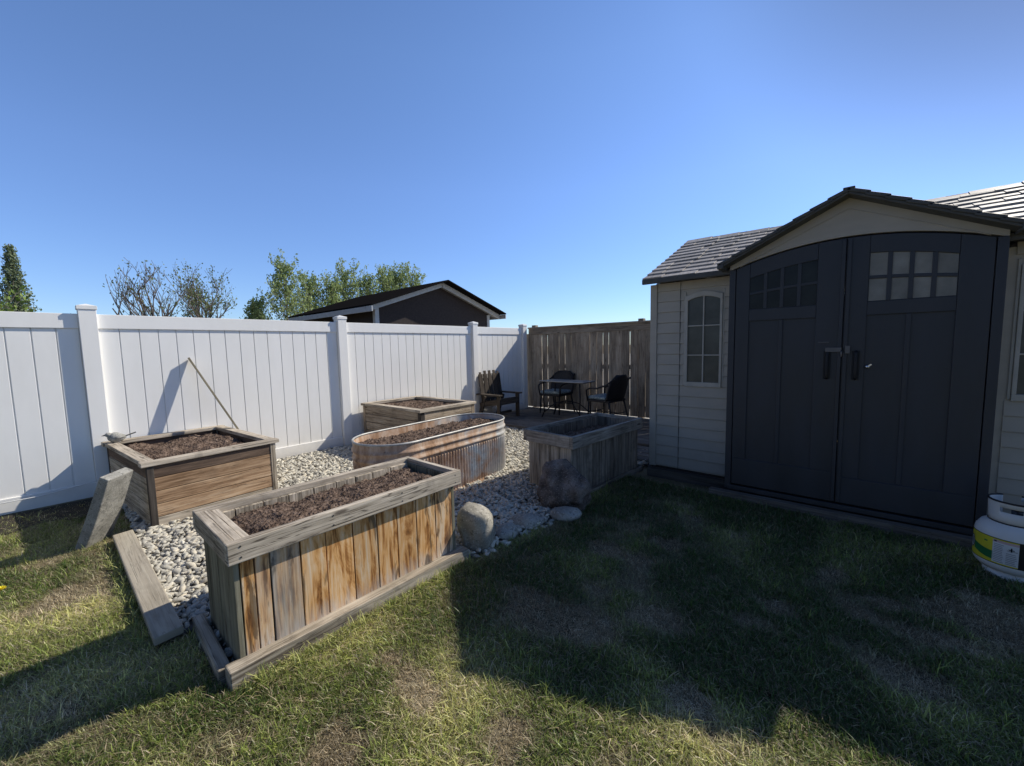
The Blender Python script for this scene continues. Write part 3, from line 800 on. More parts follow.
# ------------------------------------------------------------------ rocks
def place_rock(name, label, cat, mat, c, r, seed, rot=(0, 0, 0), amp=.22, crag=0, sub=4, group=None, freq=1.1, block=0):
    o = rock_mesh(name, mat, r, seed, sub, amp, freq, crag=crag, block=block); o.location = c; o.rotation_euler = rot
    return tag(o, label, cat, group)
place_rock('boulder', 'smooth tan boulder standing at the far end of the amber planter', 'boulder', boulder_tan, (-2.025, 1.915, .150), (.12, .125, .190), 5, (.05, -.08, .5), .2, .012, block=3.2)
place_rock('boulder', 'rough pinkish grey boulder in front of the shaded grey planter', 'boulder', boulder_pink, (-1.965, 2.93, .155), (.20, .18, .205), 8, (0, .15, .5), .42, .05, 5, block=4)
for i, (x, y, rx, ry, lab) in enumerate(((-1.97, 2.42, .13, .085, 'light flat stone set in the lawn edge midway between both boulders'), (-1.80, 2.72, .13, .09, 'pale flat stone touching the foot of the rough pinkish boulder'),
                                        (-1.98, 2.18, .10, .07, 'small flat grey stone next to the smooth tan boulder'))):
    place_rock('edging_stone', lab, 'stone', flat_m, (x, y, .035), (rx*1.05, ry*1.1, .060), 40+i, (0, 0, .6+.3*i), .3)

# ------------------------------------------------------------------ stick leaning on the white fence
m = MB(); a = Vector((-5.695, 1.07, 1.37)); b = Vector((-5.11, 1.60, 0.02))
dirn = (b-a).normalized(); mid = (a+b)/2; view = (Vector((0, 0, 1.42))-mid).normalized(); wide = (view-dirn*view.dot(dirn)).normalized()
m.bar(a, b, .060, .020, 0, up=tuple(dirn.cross(wide)))
tag(m.build('leaning_stick', wood('yellowed_slat_wood', [(.22, .18, .11), (.34, .29, .19), (.43, .37, .25)], .1, .1, .2), None, .002), 'thin wooden slat leaning up against the white fence', 'slat')

# ------------------------------------------------------------------ concrete slab leaning on the left planter
def slab():
    # local: length z, width x, thickness y; bowed slightly towards its foot
    m = MB(); L, W, T = .635, .22, .075; n = 10
    for k in range(n+1):
        s = k/n; z = s*L; bow = .004*math.sin(math.pi*s); t0 = T*(1.0-.25*abs(s-.45))
        m.v += [(-W/2, -T/2+bow, z), (W/2, -T/2+bow, z), (W/2, -T/2+bow+t0, z), (-W/2, -T/2+bow+t0, z)]
    for k in range(n):
        for q in range(4):
            q2 = (q+1) % 4; m.face((4*k+q, 4*k+q2, 4*k+4+q2, 4*k+4+q), [(0, 0)]*4)
    m.face((3, 2, 1, 0), [(0, 0)]*4); m.face(tuple(4*n+i for i in range(4)), [(0, 0)]*4)
    root = thing('concrete_slab', 'long grey concrete slab tilted against the near corner of the brown planter', 'slab', (-4.37, .13, -.03), 0)
    o = m.build('slab_body', concrete, root, .008)
    g = MB(); pts = [(.045*math.cos(x)-.02, -T/2+.006, .30+.16*math.sin(x)) for x in [-1.2+.24*i for i in range(11)]]
    g2 = [(p[0], -T/2+.004*math.sin(math.pi*p[2]/L)-.0005, p[2]) for p in pts]
    g.tube(g2, .0035, 6); g.build('groove_mark', plain('dark_groove', (.05, .05, .045), .9), root)
    root.rotation_euler = Euler((R(-25), R(3), R(-45)), 'XYZ')
slab()
# ------------------------------------------------------------------ bird figure on the planter corner
def bird():
    loc = (-5.50, .42, .572)
    t = thing('bird_ornament', 'small pale grey bird figure sitting on the rim by the fence', 'bird figure', loc, R(85)); t.scale = (.82, 1.0, .92)
    g = stone_mat('bird_grey', [(.22, .22, .20), (.33, .32, .29), (.45, .44, .40)], 20, False)
    m = MB(); m.tube([(-.085, 0, .045), (-.06, 0, .052), (-.03, 0, .054), (0, 0, .052), (.04, 0, .050), (.075, 0, .055)], [.014, .042, .056, .054, .038, .014], 14); m.build('body', g, t)
    h = MB(); h.tube([(-.105, 0, .088), (-.09, 0, .09), (-.07, 0, .086), (-.05, 0, .07), (-.03, 0, .055)], [.008, .024, .027, .026, .03], 12); hd = h.build('head', g, t)
    k = MB(); k.tube([(-.105, 0, .088), (-.135, 0, .083)], [.008, .001], 6); k.build('beak', blackmat, hd)
    q = MB(); q.bar((.06, 0, .055), (.165, 0, .085), .030, .009); q.build('tail', plain('tail_grey', (.10, .10, .095), .8), t)
    w = MB()
    for s in (-1, 1): w.tube([(-.04, s*.043, .058), (.01, s*.047, .058), (.07, s*.026, .058)], [.008, .022, .004], 8)
    w.build('wings', g, t)
    f = MB(); f.box((0, 0, .006), (.05, .05, .012)); f.build('base', g, t, .003)
bird()
# dandelion in the lawn
def dandelion():
    t = thing('dandelion', 'single yellow dandelion blooming in the lawn at the far left', 'flower', (-3.80, -.27, 0))
    yel = plain('dandelion_yellow', (.75, .62, .02), .6); gr = plain('dandelion_green', (.08, .13, .03), .6)
    s = MB(); s.tube([(0, 0, 0), (.004, 0, .03), (0, .003, .055)], .0022, 6); s.build('stem', gr, t)
    f = MB()
    for k in range(34):
        an = k*2.4; el = .25+.9*(k/34); d = Vector((math.cos(an)*math.cos(el), math.sin(an)*math.cos(el), math.sin(el)))
        f.bar((0, .003, .055), Vector((0, .003, .055))+d*.021, .005, .0012)
    f.build('petals', yel, t)
    l = MB()
    for k in range(5):
        an = k*1.26; l.bar((0, 0, .004), (math.cos(an)*.06, math.sin(an)*.06, .022), .014, .0015)
    l.build('leaves', gr, t)
dandelion()

# ------------------------------------------------------------------ shed
GX, Y0, YD = -.135, 4.28, 4.10
def arch(x):
    u = (x-GX)/.77; return 2.195-.14*u*u
def shed():
    loc = (GX, Y0, 0)
    t = thing('garden_shed', 'large grey resin garden shed with dark double doors under a small gable', 'shed', loc)
    XL, XR, YB = -1.74, 1.47, 6.72
    # plinth timbers
    m = MB(); m.box((GX, 5.5, .05), (XR-XL-.04, 2.40, .10)); m.build('floor_base', dark_wood, t, 0, loc)
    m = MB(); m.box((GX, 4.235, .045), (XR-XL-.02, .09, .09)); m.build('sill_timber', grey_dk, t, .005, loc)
    m = MB(); m.box((GX-.02, 3.995, .035), (1.78, .07, .075), Euler((0, 0, .004))); m.build('sill_timber', sill_pale, t, .005, loc)
    # walls: clapboards
    def clap(x0, x1, z0, z1, skip=None, y=Y0, n=None):
        mm = MB(); e = .108; z = z0
        while z < z1-.01:
            zt = min(z+e, z1); segs = [(x0, x1)]
            if skip and zt > skip[2]+.001 and z < skip[3]-.001: segs = [(x0, skip[0]), (skip[1], x1)]
            for a, b in segs:
                if b-a < .01: continue
                mm.prism([(y, z+.002), (y-.011, z+.004), (y-.011, z+.012), (y-.002, zt), (y, zt)], a, b, 0, 0)
            z = zt
        return mm
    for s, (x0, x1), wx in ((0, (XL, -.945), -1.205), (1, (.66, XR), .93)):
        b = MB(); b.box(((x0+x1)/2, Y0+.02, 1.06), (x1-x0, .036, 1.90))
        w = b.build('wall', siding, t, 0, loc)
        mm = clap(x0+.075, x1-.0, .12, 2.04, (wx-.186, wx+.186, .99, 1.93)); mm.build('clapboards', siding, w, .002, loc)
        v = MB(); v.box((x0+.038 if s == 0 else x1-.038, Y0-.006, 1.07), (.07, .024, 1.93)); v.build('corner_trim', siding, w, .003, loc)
        sm = MB(); sm.box((x0+.31 if s == 0 else x1-.31, Y0-.0085, 1.07), (.0045, .008, 1.92)); sm.build('seam', roofdark, w, 0, loc)
        # window
        zt, zb = 1.84, 1.03; hw = .148
        def top(x): return zt+.035*(1-((x-wx)/hw)**2)
        fr = MB(); N = 10
        # arched surround
        xo = hw+.022
        xs = [wx-hw+2*hw*i/N for i in range(N+1)]
        fr.prism([(wx-xo, zb-.045), (wx+xo, zb-.045), (wx+xo, zb), (wx-xo, zb)], Y0-.022, Y0-.002)
        fr.prism([(wx-xo, zb), (wx-hw, zb), (wx-hw, top(wx-hw)), (wx-xo, top(wx-hw))], Y0-.022, Y0-.002)
        fr.prism([(wx+hw, zb), (wx+xo, zb), (wx+xo, top(wx+hw)), (wx+hw, top(wx+hw))], Y0-.022, Y0-.002)
        fr.prism([(wx-xo, top(wx-hw))]+[(x, top(x)) for x in xs]+[(wx+xo, top(wx+hw))]+[(wx+xo, zt+.05)]+[(x, top(x)+.05) for x in reversed(xs)]+[(wx-xo, zt+.05)], Y0-.022, Y0-.002)
        fr.prism([(wx-.186, .995), (wx-xo-.001, .995), (wx-xo-.001, 1.93), (wx-.186, 1.93)], Y0-.010, Y0-.001)
        fr.prism([(wx+xo+.001, .995), (wx+.186, .995), (wx+.186, 1.93), (wx+xo+.001, 1.93)], Y0-.010, Y0-.001)
        win = MB(); win.prism([(wx-hw-.002, zb-.002), (wx+hw+.002, zb-.002)]+[(x, top(x)+.002) for x in reversed(xs)], Y0-.0035, Y0-.0012)
        wo = win.build('window', glassgrey, t, 0, loc)
        fr.build('frame', frame_grey, wo, .003, loc)
        mu = MB()
        mu.box((wx, Y0-.010, (zb+top(wx))/2), (.012, .014, top(wx)-zb)); 
        for z in (1.30, 1.59): mu.box((wx, Y0-.0115, z), (2*hw, .012, .011))
        mu.build('muntins', frame_grey, wo, .001, loc)
    # side and back walls
    b = MB(); b.box((XL+.02, (Y0+YB)/2+.02, 1.06), (.036, YB-Y0-.04, 1.90)); b.box((XR-.02, (Y0+YB)/2+.02, 1.06), (.036, YB-Y0-.04, 1.90)); b.box((GX, YB, 1.06), (XR-XL, .036, 1.9))
    for x in (XL+.02, XR-.02): b.prism([(Y0+.04, 2.01), (YB-.02, 2.01), (5.5, 2.63)], x-.018, x+.018, 0, 0)
    b.build('side_walls', siding, t, 0, loc)
    # projecting bay
    for s in (-1, 1):
        bay = MB(); bay.box((GX+s*.785, (YD+Y0)/2, 1.09), (.03, Y0-YD+.02, 2.0)); bay.build('bay_wall', siding, t, 0, loc)
    # gable panel above doors
    xs = [GX-.80+1.60*i/24 for i in range(25)]
    def rake(x): return 2.485-abs(x-GX)*.49
    gp = MB(); gp.prism([(x, arch(x)+.006) for x in xs]+[(GX+.80, rake(GX+.8)), (GX, rake(GX)), (GX-.80, rake(GX-.80))], YD-.035, YD+.02)
    pz = gp.build('gable_panel', siding, t, .003, loc)
    gl = MB(); gl.tube([(GX-.72+1.44*i/24, YD-.036, (rake(GX-.72+1.44*i/24)-.07)*.9+.1*(arch(GX-.72+1.44*i/24)+.1)) for i in range(25)], .004, 6)
    gl.build('moulding', siding, pz, 0, loc)
    # dark jambs
    j = MB()
    for s in (-1, 1): j.prism([(GX+s*.775-.025, .08), (GX+s*.775+.025, .08), (GX+s*.775+.025, arch(GX+s*.77)), (GX+s*.775-.025, arch(GX+s*.77))], YD-.045, YD)
    j.box((GX, YD-.02, .095), (1.55, .06, .04))
    j.build('door_frame', doormat, t, .004, loc)
    # doors
    for s, (x0, x1) in ((0, (GX-.745, GX-.0015)), (1, (GX+.0015, GX+.745))):
        n = 14; xs = [x0+(x1-x0)*i/n for i in range(n+1)]
        d = MB(); ys, yp = YD-.028, YD-.042
        d.prism([(x0, .13), (x1, .13)]+[(x, arch(x)-.006) for x in reversed(xs)], ys, YD-.003)
        wa, wb = (-.775, -.305) if s == 0 else (.0, .455)
        ptop, pbot = 1.60, .37 if s == 0 else .34
        cx = (wa+wb)/2
        def wt(x): return arch(x)-.135
        d.prism([(x0, .13), (x1, .13), (x1, pbot), (x0, pbot)], yp, ys+.001)
        d.prism([(cx-.014, pbot+.001), (cx+.014, pbot+.001), (cx+.014, ptop-.001), (cx-.014, ptop-.001)], yp+.003, ys+.001)
        d.prism([(wa+.001, ptop), (wb-.001, ptop), (wb-.001, 1.70), (wa+.001, 1.70)], yp, ys+.001)
        xa = [x0+(wa-x0)*i/3 for i in range(4)]; d.prism([(x0, pbot+.0004), (wa, pbot+.0004)]+[(x, arch(x)-.008) for x in reversed(xa)], yp, ys+.001)
        xa = [wb+(x1-wb)*i/3 for i in range(4)]; d.prism([(wb, pbot+.0004), (x1, pbot+.0004)]+[(x, arch(x)-.008) for x in reversed(xa)], yp, ys+.001)
        xa = [wa+.001+(wb-wa-.002)*i/8 for i in range(9)]; d.prism([(x, wt(x)) for x in xa]+[(x, arch(x)-.008) for x in reversed(xa)], yp, ys+.001)
        # panels stay plain
        # muntins 4 x 2
        W = (wb-wa)/4
        for k in range(1, 4):
            xm = wa+W*k; d.prism([(xm-.013, 1.70), (xm+.013, 1.70), (xm+.013, wt(xm)+.002), (xm-.013, wt(xm)+.002)], yp+.001, ys+.001)
        xa = [wa+(wb-wa)*i/8 for i in range(9)]
        mid = lambda x: (1.70+wt(x))/2
        d.prism([(x, mid(x)-.012) for x in xa]+[(x, mid(x)+.012) for x in reversed(xa)], yp+.002, ys+.001)
        # seam lip
        sx = x1-.012 if s == 0 else x0+.02
        d.prism([(sx-.012, .14), (sx+.012, .14), (sx+.012, arch(sx)-.02), (sx-.012, arch(sx)-.02)], yp-.012, yp+.001)
        do = d.build('door', doormat, t, .0035, loc, label=('left dark door with dim panes' if s == 0 else 'right dark door with pale panes'))
        w = MB()
        for k in range(4):
            a, b_ = wa+W*k, wa+W*(k+1)
            w.prism([(a+.004, 1.705), (b_-.004, 1.705), (b_-.004, wt(b_-.004)), (a+.004, wt(a+.004))], ys-.0035, ys-.001)
        w.build('window', glassdark if s == 0 else glasspale, do, 0, loc)
        hx = x1-.085 if s == 0 else x0+.085
        h = MB(); h.tube([(hx, yp-.002, 1.33), (hx, yp-.022, 1.32), (hx, yp-.026, 1.28), (hx, yp-.026, 1.17), (hx, yp-.022, 1.13), (hx, yp-.002, 1.12)], .011, 10)
        h.box((hx, yp-.004, 1.225), (.045, .008, .22)); h.build('handle', doordk, do, .002, loc)
    # hasp and lock
    h = MB(); h.box((GX-.05, YD-.062, 1.345), (.10, .008, .035)); h.box((GX+.035, YD-.062, 1.345), (.03, .010, .06)); h.tube([(GX+.0, YD-.07, 1.34), (GX+.0, YD-.085, 1.33), (GX+.0, YD-.085, 1.29)], .006, 8)
    h.box((GX-.115, YD-.05, 1.405), (.07, .004, .008))
    h.build('hasp', steel, t, .001, loc)
    k = MB(); k.lathe([(0.0001, 0), (.012, 0), (.014, .004), (.014, .012), (.008, .018), (.0001, .019)], 20)
    kv = [(v[0]+.02, YD-.042-v[2], v[1]+1.215) for v in k.v]; k.v = kv; k.box((.035, YD-.058, 1.228), (.02, .005, .010), Euler((0, -.6, 0))); k.build('lock', chrome, t, 0, loc)
    # main roof: rows of shake panels on both slopes
    xa, xb = -1.765, 1.50; ye, ze, yr, zr = 4.13, 2.075, 5.5, 2.70
    def sag(x): return -.03*math.sin(math.pi*(x-xa)/(xb-xa))
    def slope(nm, sgn):
        m = MB(); yE = ye if sgn > 0 else 2*yr-ye; n = 11; Lr = math.hypot(yr-ye, zr-ze); ang = math.atan2(zr-ze, (yr-ye)*sgn)
        for k in range(n):
            f = (k+.5)/n; x = xa
            while x < xb-.005:
                w = min(rng.choice([.16, .2, .26, .32, .4]), xb-x)
                if xb-(x+w) < .05: w = xb-x
                yc, zc = yE+(yr-yE)*f, ze+(zr-ze)*f+sag(x+w/2)+.012
                m.box((x+w/2, yc, zc), (w-.003, Lr/n*1.25, .014+rng.uniform(0, .003)), Euler((ang-.09*sgn if sgn > 0 else ang+.09, 0, 0)) if sgn > 0 else Euler((-(math.pi-ang)+.09, 0, 0)))
                x += w
        # deck under the shakes
        m2 = MB(); L2 = Lr; m.box(((xa+xb)/2, (yE+yr)/2, (ze+zr)/2-.022), (xb-xa-.01, L2-.01, .012), Euler(((ang if sgn > 0 else -(math.pi-ang)), 0, 0)))
        m.build(nm, shingle, t, .002, loc)
    slope('roof', 1); slope('roof', -1)
    f = MB(); f.box(((xa+xb)/2, ye-.012, ze-.022), (xb-xa, .03, .05)); f.box(((xa+xb)/2, 2*yr-ye+.012, ze-.022), (xb-xa, .03, .05))
    for x in (xa+.012, xb-.012):
        f.bar((x, ye, ze-.02), (x, yr, zr-.03), .022, .045); f.bar((x, 2*yr-ye, ze-.02), (x, yr, zr-.03), .022, .045)
    f.build('roof_edge', roofdark, t, .006, loc)
    rd = MB()
    x = xa
    while x < xb-.02:
        w = min(.3, xb-x)
        for s in (-1, 1): rd.box((x+w/2, yr-s*.05, zr-.006+sag(x+w/2)), (w-.004, .12, .016), Euler((s*.45, 0, 0)))
        x += w
    rd.build('ridge_cap', shingle, t, .002, loc)
    # gable roof over the doors
    g = MB(); n = 8
    for s in (-1, 1):
        ex, ez, px, pz = GX+s*.855, 2.095, GX, 2.515
        ang = math.atan2(pz-ez, abs(ex-px)); Lg = math.hypot(pz-ez, ex-px)
        for k in range(n):
            f0 = (k+.5)/n; xc, zc = ex+(px-ex)*f0, ez+(pz-ez)*f0
            g.box((xc, 4.55, zc), (Lg/n*1.22, 1.24, .026), Euler((0, s*(ang-.075), 0)))
        g.box(((ex+px)/2, 4.55, (ez+pz)/2-.022), (Lg, 1.22, .02), Euler((0, s*ang, 0)))
        g.box((ex-s*.005, 4.55, ez-.012), (.05, 1.24, .05))
    g.bar((GX, 3.935, 2.522), (GX, 5.1, 2.522), .07, .015)
    g.build('gable_roof', roofdark, t, .006, loc)
sill_pale = wood('dusty_sill_wood', [(.08, .066, .055), (.16, .135, .11), (.24, .21, .175)], .1, .4)
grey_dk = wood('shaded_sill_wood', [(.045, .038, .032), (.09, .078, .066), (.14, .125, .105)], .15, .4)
shed()

# ------------------------------------------------------------------ propane tank
def tank():
    t = thing('propane_tank', 'white propane tank with yellow label on the grass by the shed', 'gas tank', (.71, 3.66, 0))
    r = .155
    m = MB(); m.lathe([(.0001, .045), (.09, .047), (.13, .058), (.148, .08), (r, .10), (r, .262), (.150, .288), (.132, .318), (.10, .340), (.06, .352), (.0001, .356)], 64); m.build('body', tankwhite, t)
    m = MB(); m.lathe([(.112, .0), (.112, .055), (.108, .055), (.108, 0)], 48); m.build('foot_ring', tankwhite, t)
    # collar with hand slots
    c = MB(); n = 72
    def slot(a, z):
        d = (math.degrees(a)) % 360
        return any(abs((d-q+180) % 360-180) < 26 for q in (250, 70)) and .405 < z < .432
    zs = [.338, .37, .405, .432, .455, .462]
    a0, a1 = R(-60), R(270)
    a0, a1 = R(110), R(430)
    for z in zs:
        for k in range(n+1): a = a0+(a1-a0)*k/n; rr = .103+.006*(z-.34)/.12; c.v.append((rr*math.cos(a), rr*math.sin(a), z))
    for i in range(len(zs)-1):
        for k in range(n):
            a = a0+(a1-a0)*(k+.5)/n
            if slot(a, (zs[i]+zs[i+1])/2): continue
            c.face((i*(n+1)+k, i*(n+1)+k+1, (i+1)*(n+1)+k+1, (i+1)*(n+1)+k), [(0, 0)]*4, 0, True)
    co = c.build('collar', tankwhite, t, solid=.004)
    q = MB(); q.tube([(.109*math.cos(a0+(a1-a0)*k/40), .109*math.sin(a0+(a1-a0)*k/40), .463) for k in range(41)], .0055, 8); q.build('collar_edge', blackmat, co)
    q = MB(); q.tube([(.104*math.cos(6.2832*k/40), .104*math.sin(6.2832*k/40), .338) for k in range(41)], .004, 8); q.build('weld_ring', blackmat, t)
    v = MB(); v.tube([(0, 0, .35), (0, 0, .41)], .018, 12); v.tube([(0, 0, .395), (.05, -.02, .395)], .016, 12); v.build('valve', steel, t)
    k = MB(); k.lathe([(.001, .412), (.03, .412), (.034, .42), (.03, .432), (.001, .434)], 16); k.build('valve_knob', blackmat, t)
    # wrap label: bands and blocks as thin shells
    L = MB()
    def patch(a, b, z0, z1, mi, dr, n=16):
        b0 = len(L.v)
        for z in (z0, z1):
            for k in range(n+1): an = R(a+(b-a)*k/n); L.v.append(((r+dr)*math.cos(an), (r+dr)*math.sin(an), z))
        for k in range(n): L.face((b0+k, b0+k+1, b0+n+2+k, b0+n+1+k), [(0, 0)]*4, mi, True)
    def poly(pts, mi, dr):
        b0 = len(L.v)
        for a, z in pts: L.v.append(((r+dr)*math.cos(R(a)), (r+dr)*math.sin(R(a)), z))
        L.face(tuple(b0+i for i in range(len(pts))), [(0, 0)]*len(pts), mi, False)
    patch(130, 300, .108, .258, 0, .0008, 40)
    patch(130, 300, .256, .260, 3, .0011, 40); patch(130, 300, .106, .110, 3, .0011, 40)
    # green swoosh
    nn = 16
    for k in range(nn):
        a_, b_ = 192+40*k/nn, 192+40*(k+1)/nn
        zz0 = lambda q: .150-.022*math.sin((q-192)/40*math.pi/2)+.0; zz1 = lambda q: .195-.018*math.sin((q-192)/40*math.pi/2)
        poly([(a_, zz0(a_)), (b_, zz0(b_)), (b_, zz1(b_)), (a_, zz1(a_))], 1, .0014)
    for rr_, mi, dr in ((.040, 3, .0016), (.033, 2, .0019)):
        pts = [(183+math.cos(6.2832*k/20)*rr_*.62/r*57.3, .185+math.sin(6.2832*k/20)*rr_) for k in range(20)]; poly(pts, mi, dr)
    poly([(179, .165), (182, .165), (182, .208), (179, .208)], 3, .0022); poly([(185, .165), (188, .165), (188, .208), (185, .208)], 3, .0022)
    patch(231, 268, .116, .250, 2, .0014, 16); patch(231, 268, .236, .250, 5, .0018, 16); patch(233, 237, .239, .247, 3, .0022, 3)
    for col in range(2):
        for row in range(11):
            if col == 1 and row < 4: continue
            a_ = 233+col*18; patch(a_, a_+15-rng.uniform(0, 3), .121+(10-row)*.0102, .121+(10-row)*.0102+.0045, 4, .0018, 5)
    patch(254, 262, .207, .212, 3, .0022, 4); patch(257, 259, .198, .222, 3, .0024, 3); patch(252, 266, .201, .2035, 3, .0020, 4)
    patch(268, 282, .110, .256, 3, .0014, 6); patch(216, 222, .222, .230, 1, .0014, 3)
    L.build('label', [lab_yellow, lab_green, lab_white, lab_black, lab_grey, lab_red], t)
tank()

# ------------------------------------------------------------------ slatted wooden chair
def garden_chair():
    t = thing('wooden_chair', 'dark slatted wooden armchair with notched back against the white fence', 'chair', (-5.36, 5.76, .063), 0); t.scale = (.88, .88, .92)
    # faces +X
    for k, (y, h, nt) in enumerate(((-.27, .86, 1), (-.125, .93, 0), (.02, .92, 0), (.165, .93, 0), (.29, .84, 1))):
        m = MB(); m.box((-.235-.0, y, .62), (.02, .118, .60), Euler((0, -.16, 0)))
        m.box((-.285, y+(.0), .93), (.02, .072 if not nt else .06, .06+.05*(1-nt)), Euler((0, -.16, 0)))
        m.build('back_slat', chair_wood, t, .003)
    m = MB(); m.box((-.20, .01, .42), (.03, .66, .08)); m.box((-.275, .01, .80), (.02, .64, .06), Euler((0, -.16, 0))); m.build('back_rail', chair_wood, t, .003)
    for k in range(4):
        m = MB(); m.box((-.13+.125*k, .01, .345+.02*k), (.112, .56, .022), Euler((0, -.13, 0))); m.build('seat_slat', chair_wood, t, .003)
    for s in (-1, 1):
        y = .01+s*.33
        m = MB(); m.box((.02, y, .50), (.68, .115, .026)); m.build('arm', chair_wood, t, .004)
        m = MB(); m.box((.28, y*.93, .244), (.085, .04, .488)); m.build('leg', chair_wood, t, .004)
        m = MB(); m.bar((-.31, y*.88, .01), (-.14, y*.88, .46), .04, .08); m.build('leg', chair_wood, t, .004)
        m = MB(); m.bar((-.30, y*.84, .26), (.30, y*.84, .36), .03, .10); m.build('side_rail', chair_wood, t, .003)
    m = MB(); m.box((.31, .01, .35), (.025, .60, .10)); m.build('front_rail', chair_wood, t, .003)
    m = MB(); m.box((.10, .01, .10), (.03, .60, .05)); m.build('stretcher', chair_wood, t, .003)
garden_chair()

# ------------------------------------------------------------------ bistro table and wicker chairs
wicker = (lambda m: (m.bump(m.voro(m.coord('Object', (1, 1, 1)), 70), .8, .004), m.fin(m.ramp(m.voro(m.coord('Object'), 70), [(0, (.03, .03, .036)), (.6, (.012, .012, .016))]), .5, 0, .4))[1])(NT('dark_wicker'))
cushion_m = (lambda m: m.fin(m.ramp(m.noise(m.coord('Object'), 16, 3, .6, 1.2), [(.40, (.07, .13, .17)), (.48, (.34, .40, .42)), (.56, (.12, .20, .26)), (.62, (.45, .50, .50))]), .9, 0, .1))(NT('patterned_cushion'))
glass_top = plain('pale_glass_top', (.46, .47, .46), .2, 0, .1, 3, 0, .6)
def table():
    t = thing('bistro_table', 'small rectangular patio table with thin pale top between wicker chairs', 'table', (-4.20, 6.40, .063), 0)
    m = MB(); m.box((0, 0, .700), (.96, .46, .010)); m.build('tabletop', glass_top, t, .003)
    m = MB()
    for s in (-1, 1): m.box((0, s*.225, .688), (.93, .02, .012)); m.box((s*.46, 0, .688), (.02, .43, .012))
    m.build('frame', metal_black, t, .002)
    for sx in (-1, 1):
        for sy in (-1, 1):
            m = MB(); m.tube([(sx*.40, sy*.19, .685), (sx*.40, sy*.19, .35), (sx*.39, sy*.19, .12), (sx*.44, sy*.20, .0)], .013, 8); m.build('leg', metal_black, t)
    m = MB(); m.tube([(-.40, -.19, .10), (-.2, -.1, .28), (0, 0, .33), (.2, .1, .28), (.40, .19, .10)], .010, 8); m.tube([(-.40, .19, .10), (-.2, .1, .28), (0, 0, .33), (.2, -.1, .28), (.40, -.19, .10)], .010, 8)
    m.build('crossbar', metal_black, t)
table()
def wicker_chair():
    t = thing('wicker_chair', 'dark wicker armchair behind the table, facing the camera with pale cushion', 'chair', (-4.72, 6.80, .063), R(-90), 'wicker chairs at the bistro table')
    # faces +X
    m = MB(); n, k = 20, 12; b = 0
    for j in range(k+1):
        v = j/k; z = .42+.43*v
        for i in range(n+1):
            u = -1+2*i/n; lim = .27*(1-.0*v); wdt = lim*(1 if v < .55 else math.sqrt(max(.02, 1-((v-.55)/.47)**2*.85)))
            x = -.22-.12*v+.06*abs(u)**2; m.v.append((x, u*wdt, z-.02*abs(u)))
    for j in range(k):
        for i in range(n): a = j*(n+1)+i; m.face((a, a+1, a+n+2, a+n+1), [(0, 0)]*4, 0, True)
    m.build('backrest', wicker, t, solid=.022)
    m = MB(); m.box((.01, 0, .385), (.48, .50, .045)); m.build('seat', wicker, t, .015)
    m = MB(); m.box((.015, 0, .437), (.45, .47, .058)); m.build('cushion', cushion_m, t, .026, seg=4)
    for s in (-1, 1):
        m = MB(); m.tube([(-.33, s*.235, .78), (-.18, s*.265, .67), (0, s*.275, .61), (.16, s*.275, .60), (.235, s*.27, .57), (.24, s*.26, .50), (.225, s*.245, .38)], .016, 8); m.build('arm', wicker, t)
        m = MB(); m.tube([(.215, s*.225, .38), (.24, s*.235, 0)], [.017, .013], 8); m.build('leg', wicker, t)
        m = MB(); m.tube([(-.20, s*.225, .40), (-.25, s*.235, .18), (-.31, s*.24, 0)], [.017, .015, .013], 8); m.build('leg', wicker, t)
    m = MB(); m.tube([(.23, -.23, .17), (.23, .23, .17)], .008, 6); m.tube([(-.25, -.23, .17), (-.25, .23, .17)], .008, 6); m.tube([(.23, 0, .17), (-.25, 0, .17)], .008, 6); m.build('stretcher', wicker, t)
    return t
wc = wicker_chair()
dup(wc, (-3.44, 6.52, .063), R(172), 'dark wicker armchair at the right end of the table, in profile, blue patterned cushion')

# ------------------------------------------------------------------ neighbour's outbuilding
def outbuilding():
    loc = (-10, 6.7, 0)
    t = thing('outbuilding', "dark brown neighbouring outbuilding with white corner boards behind the white fence", 'shed', loc)
    stucco = plain('dark_brown_stucco', (.040, .030, .027), .85, 0, .25, 30, .4)
    trim = plain('pale_grey_trim', (.50, .50, .49), .6)
    X, XB, y0, y1 = -8.25, -12.1, 4.95, 8.50; pk = 6.72
    def rz(y): return 3.09-.34*abs(y-pk)
    m = MB(); m.prism([(y0, 0), (y1, 0), (y1, rz(y1)-.08), (pk, rz(pk)-.08), (y0, rz(y0)-.08)], XB, X, 0, 0); m.build('walls', stucco, t, 0, loc)
    for y in (y0, y1):
        c = MB(); c.box((X-.03, y, 1.18), (.10, .10, 2.34)); c.build('corner_board', trim, t, .004, loc)
    for s in (-1, 1):
        yE = pk+s*2.12
        r = MB()
        L = math.hypot(2.12, rz(pk)-rz(yE)); ang = math.atan2(rz(pk)-rz(yE), 2.12)
        r.box((-10.05, (pk+yE)/2, (rz(pk)+rz(yE))/2), (4.42, L, .035), Euler((-s*ang, 0, 0))); r.build('roof', asphalt, t, .004, loc)
        f = MB(); f.box((X+.355-.2, (pk+yE)/2, (rz(pk)+rz(yE))/2-.078), (.03, L, .115), Euler((-s*ang, 0, 0))); f.box((-10.05, yE-s*.015, rz(yE)-.078), (4.4, .03, .115)); f.build('fascia', trim, t, .003, loc)
        q = MB(); q.box(((X-.02+X+.14)/2, (pk+yE)/2, (rz(pk)+rz(yE))/2-.10), (.15, L-.05, .015), Euler((-s*ang, 0, 0))); q.build('soffit', plain('soffit_grey', (.22, .22, .22), .7), t, 0, loc)
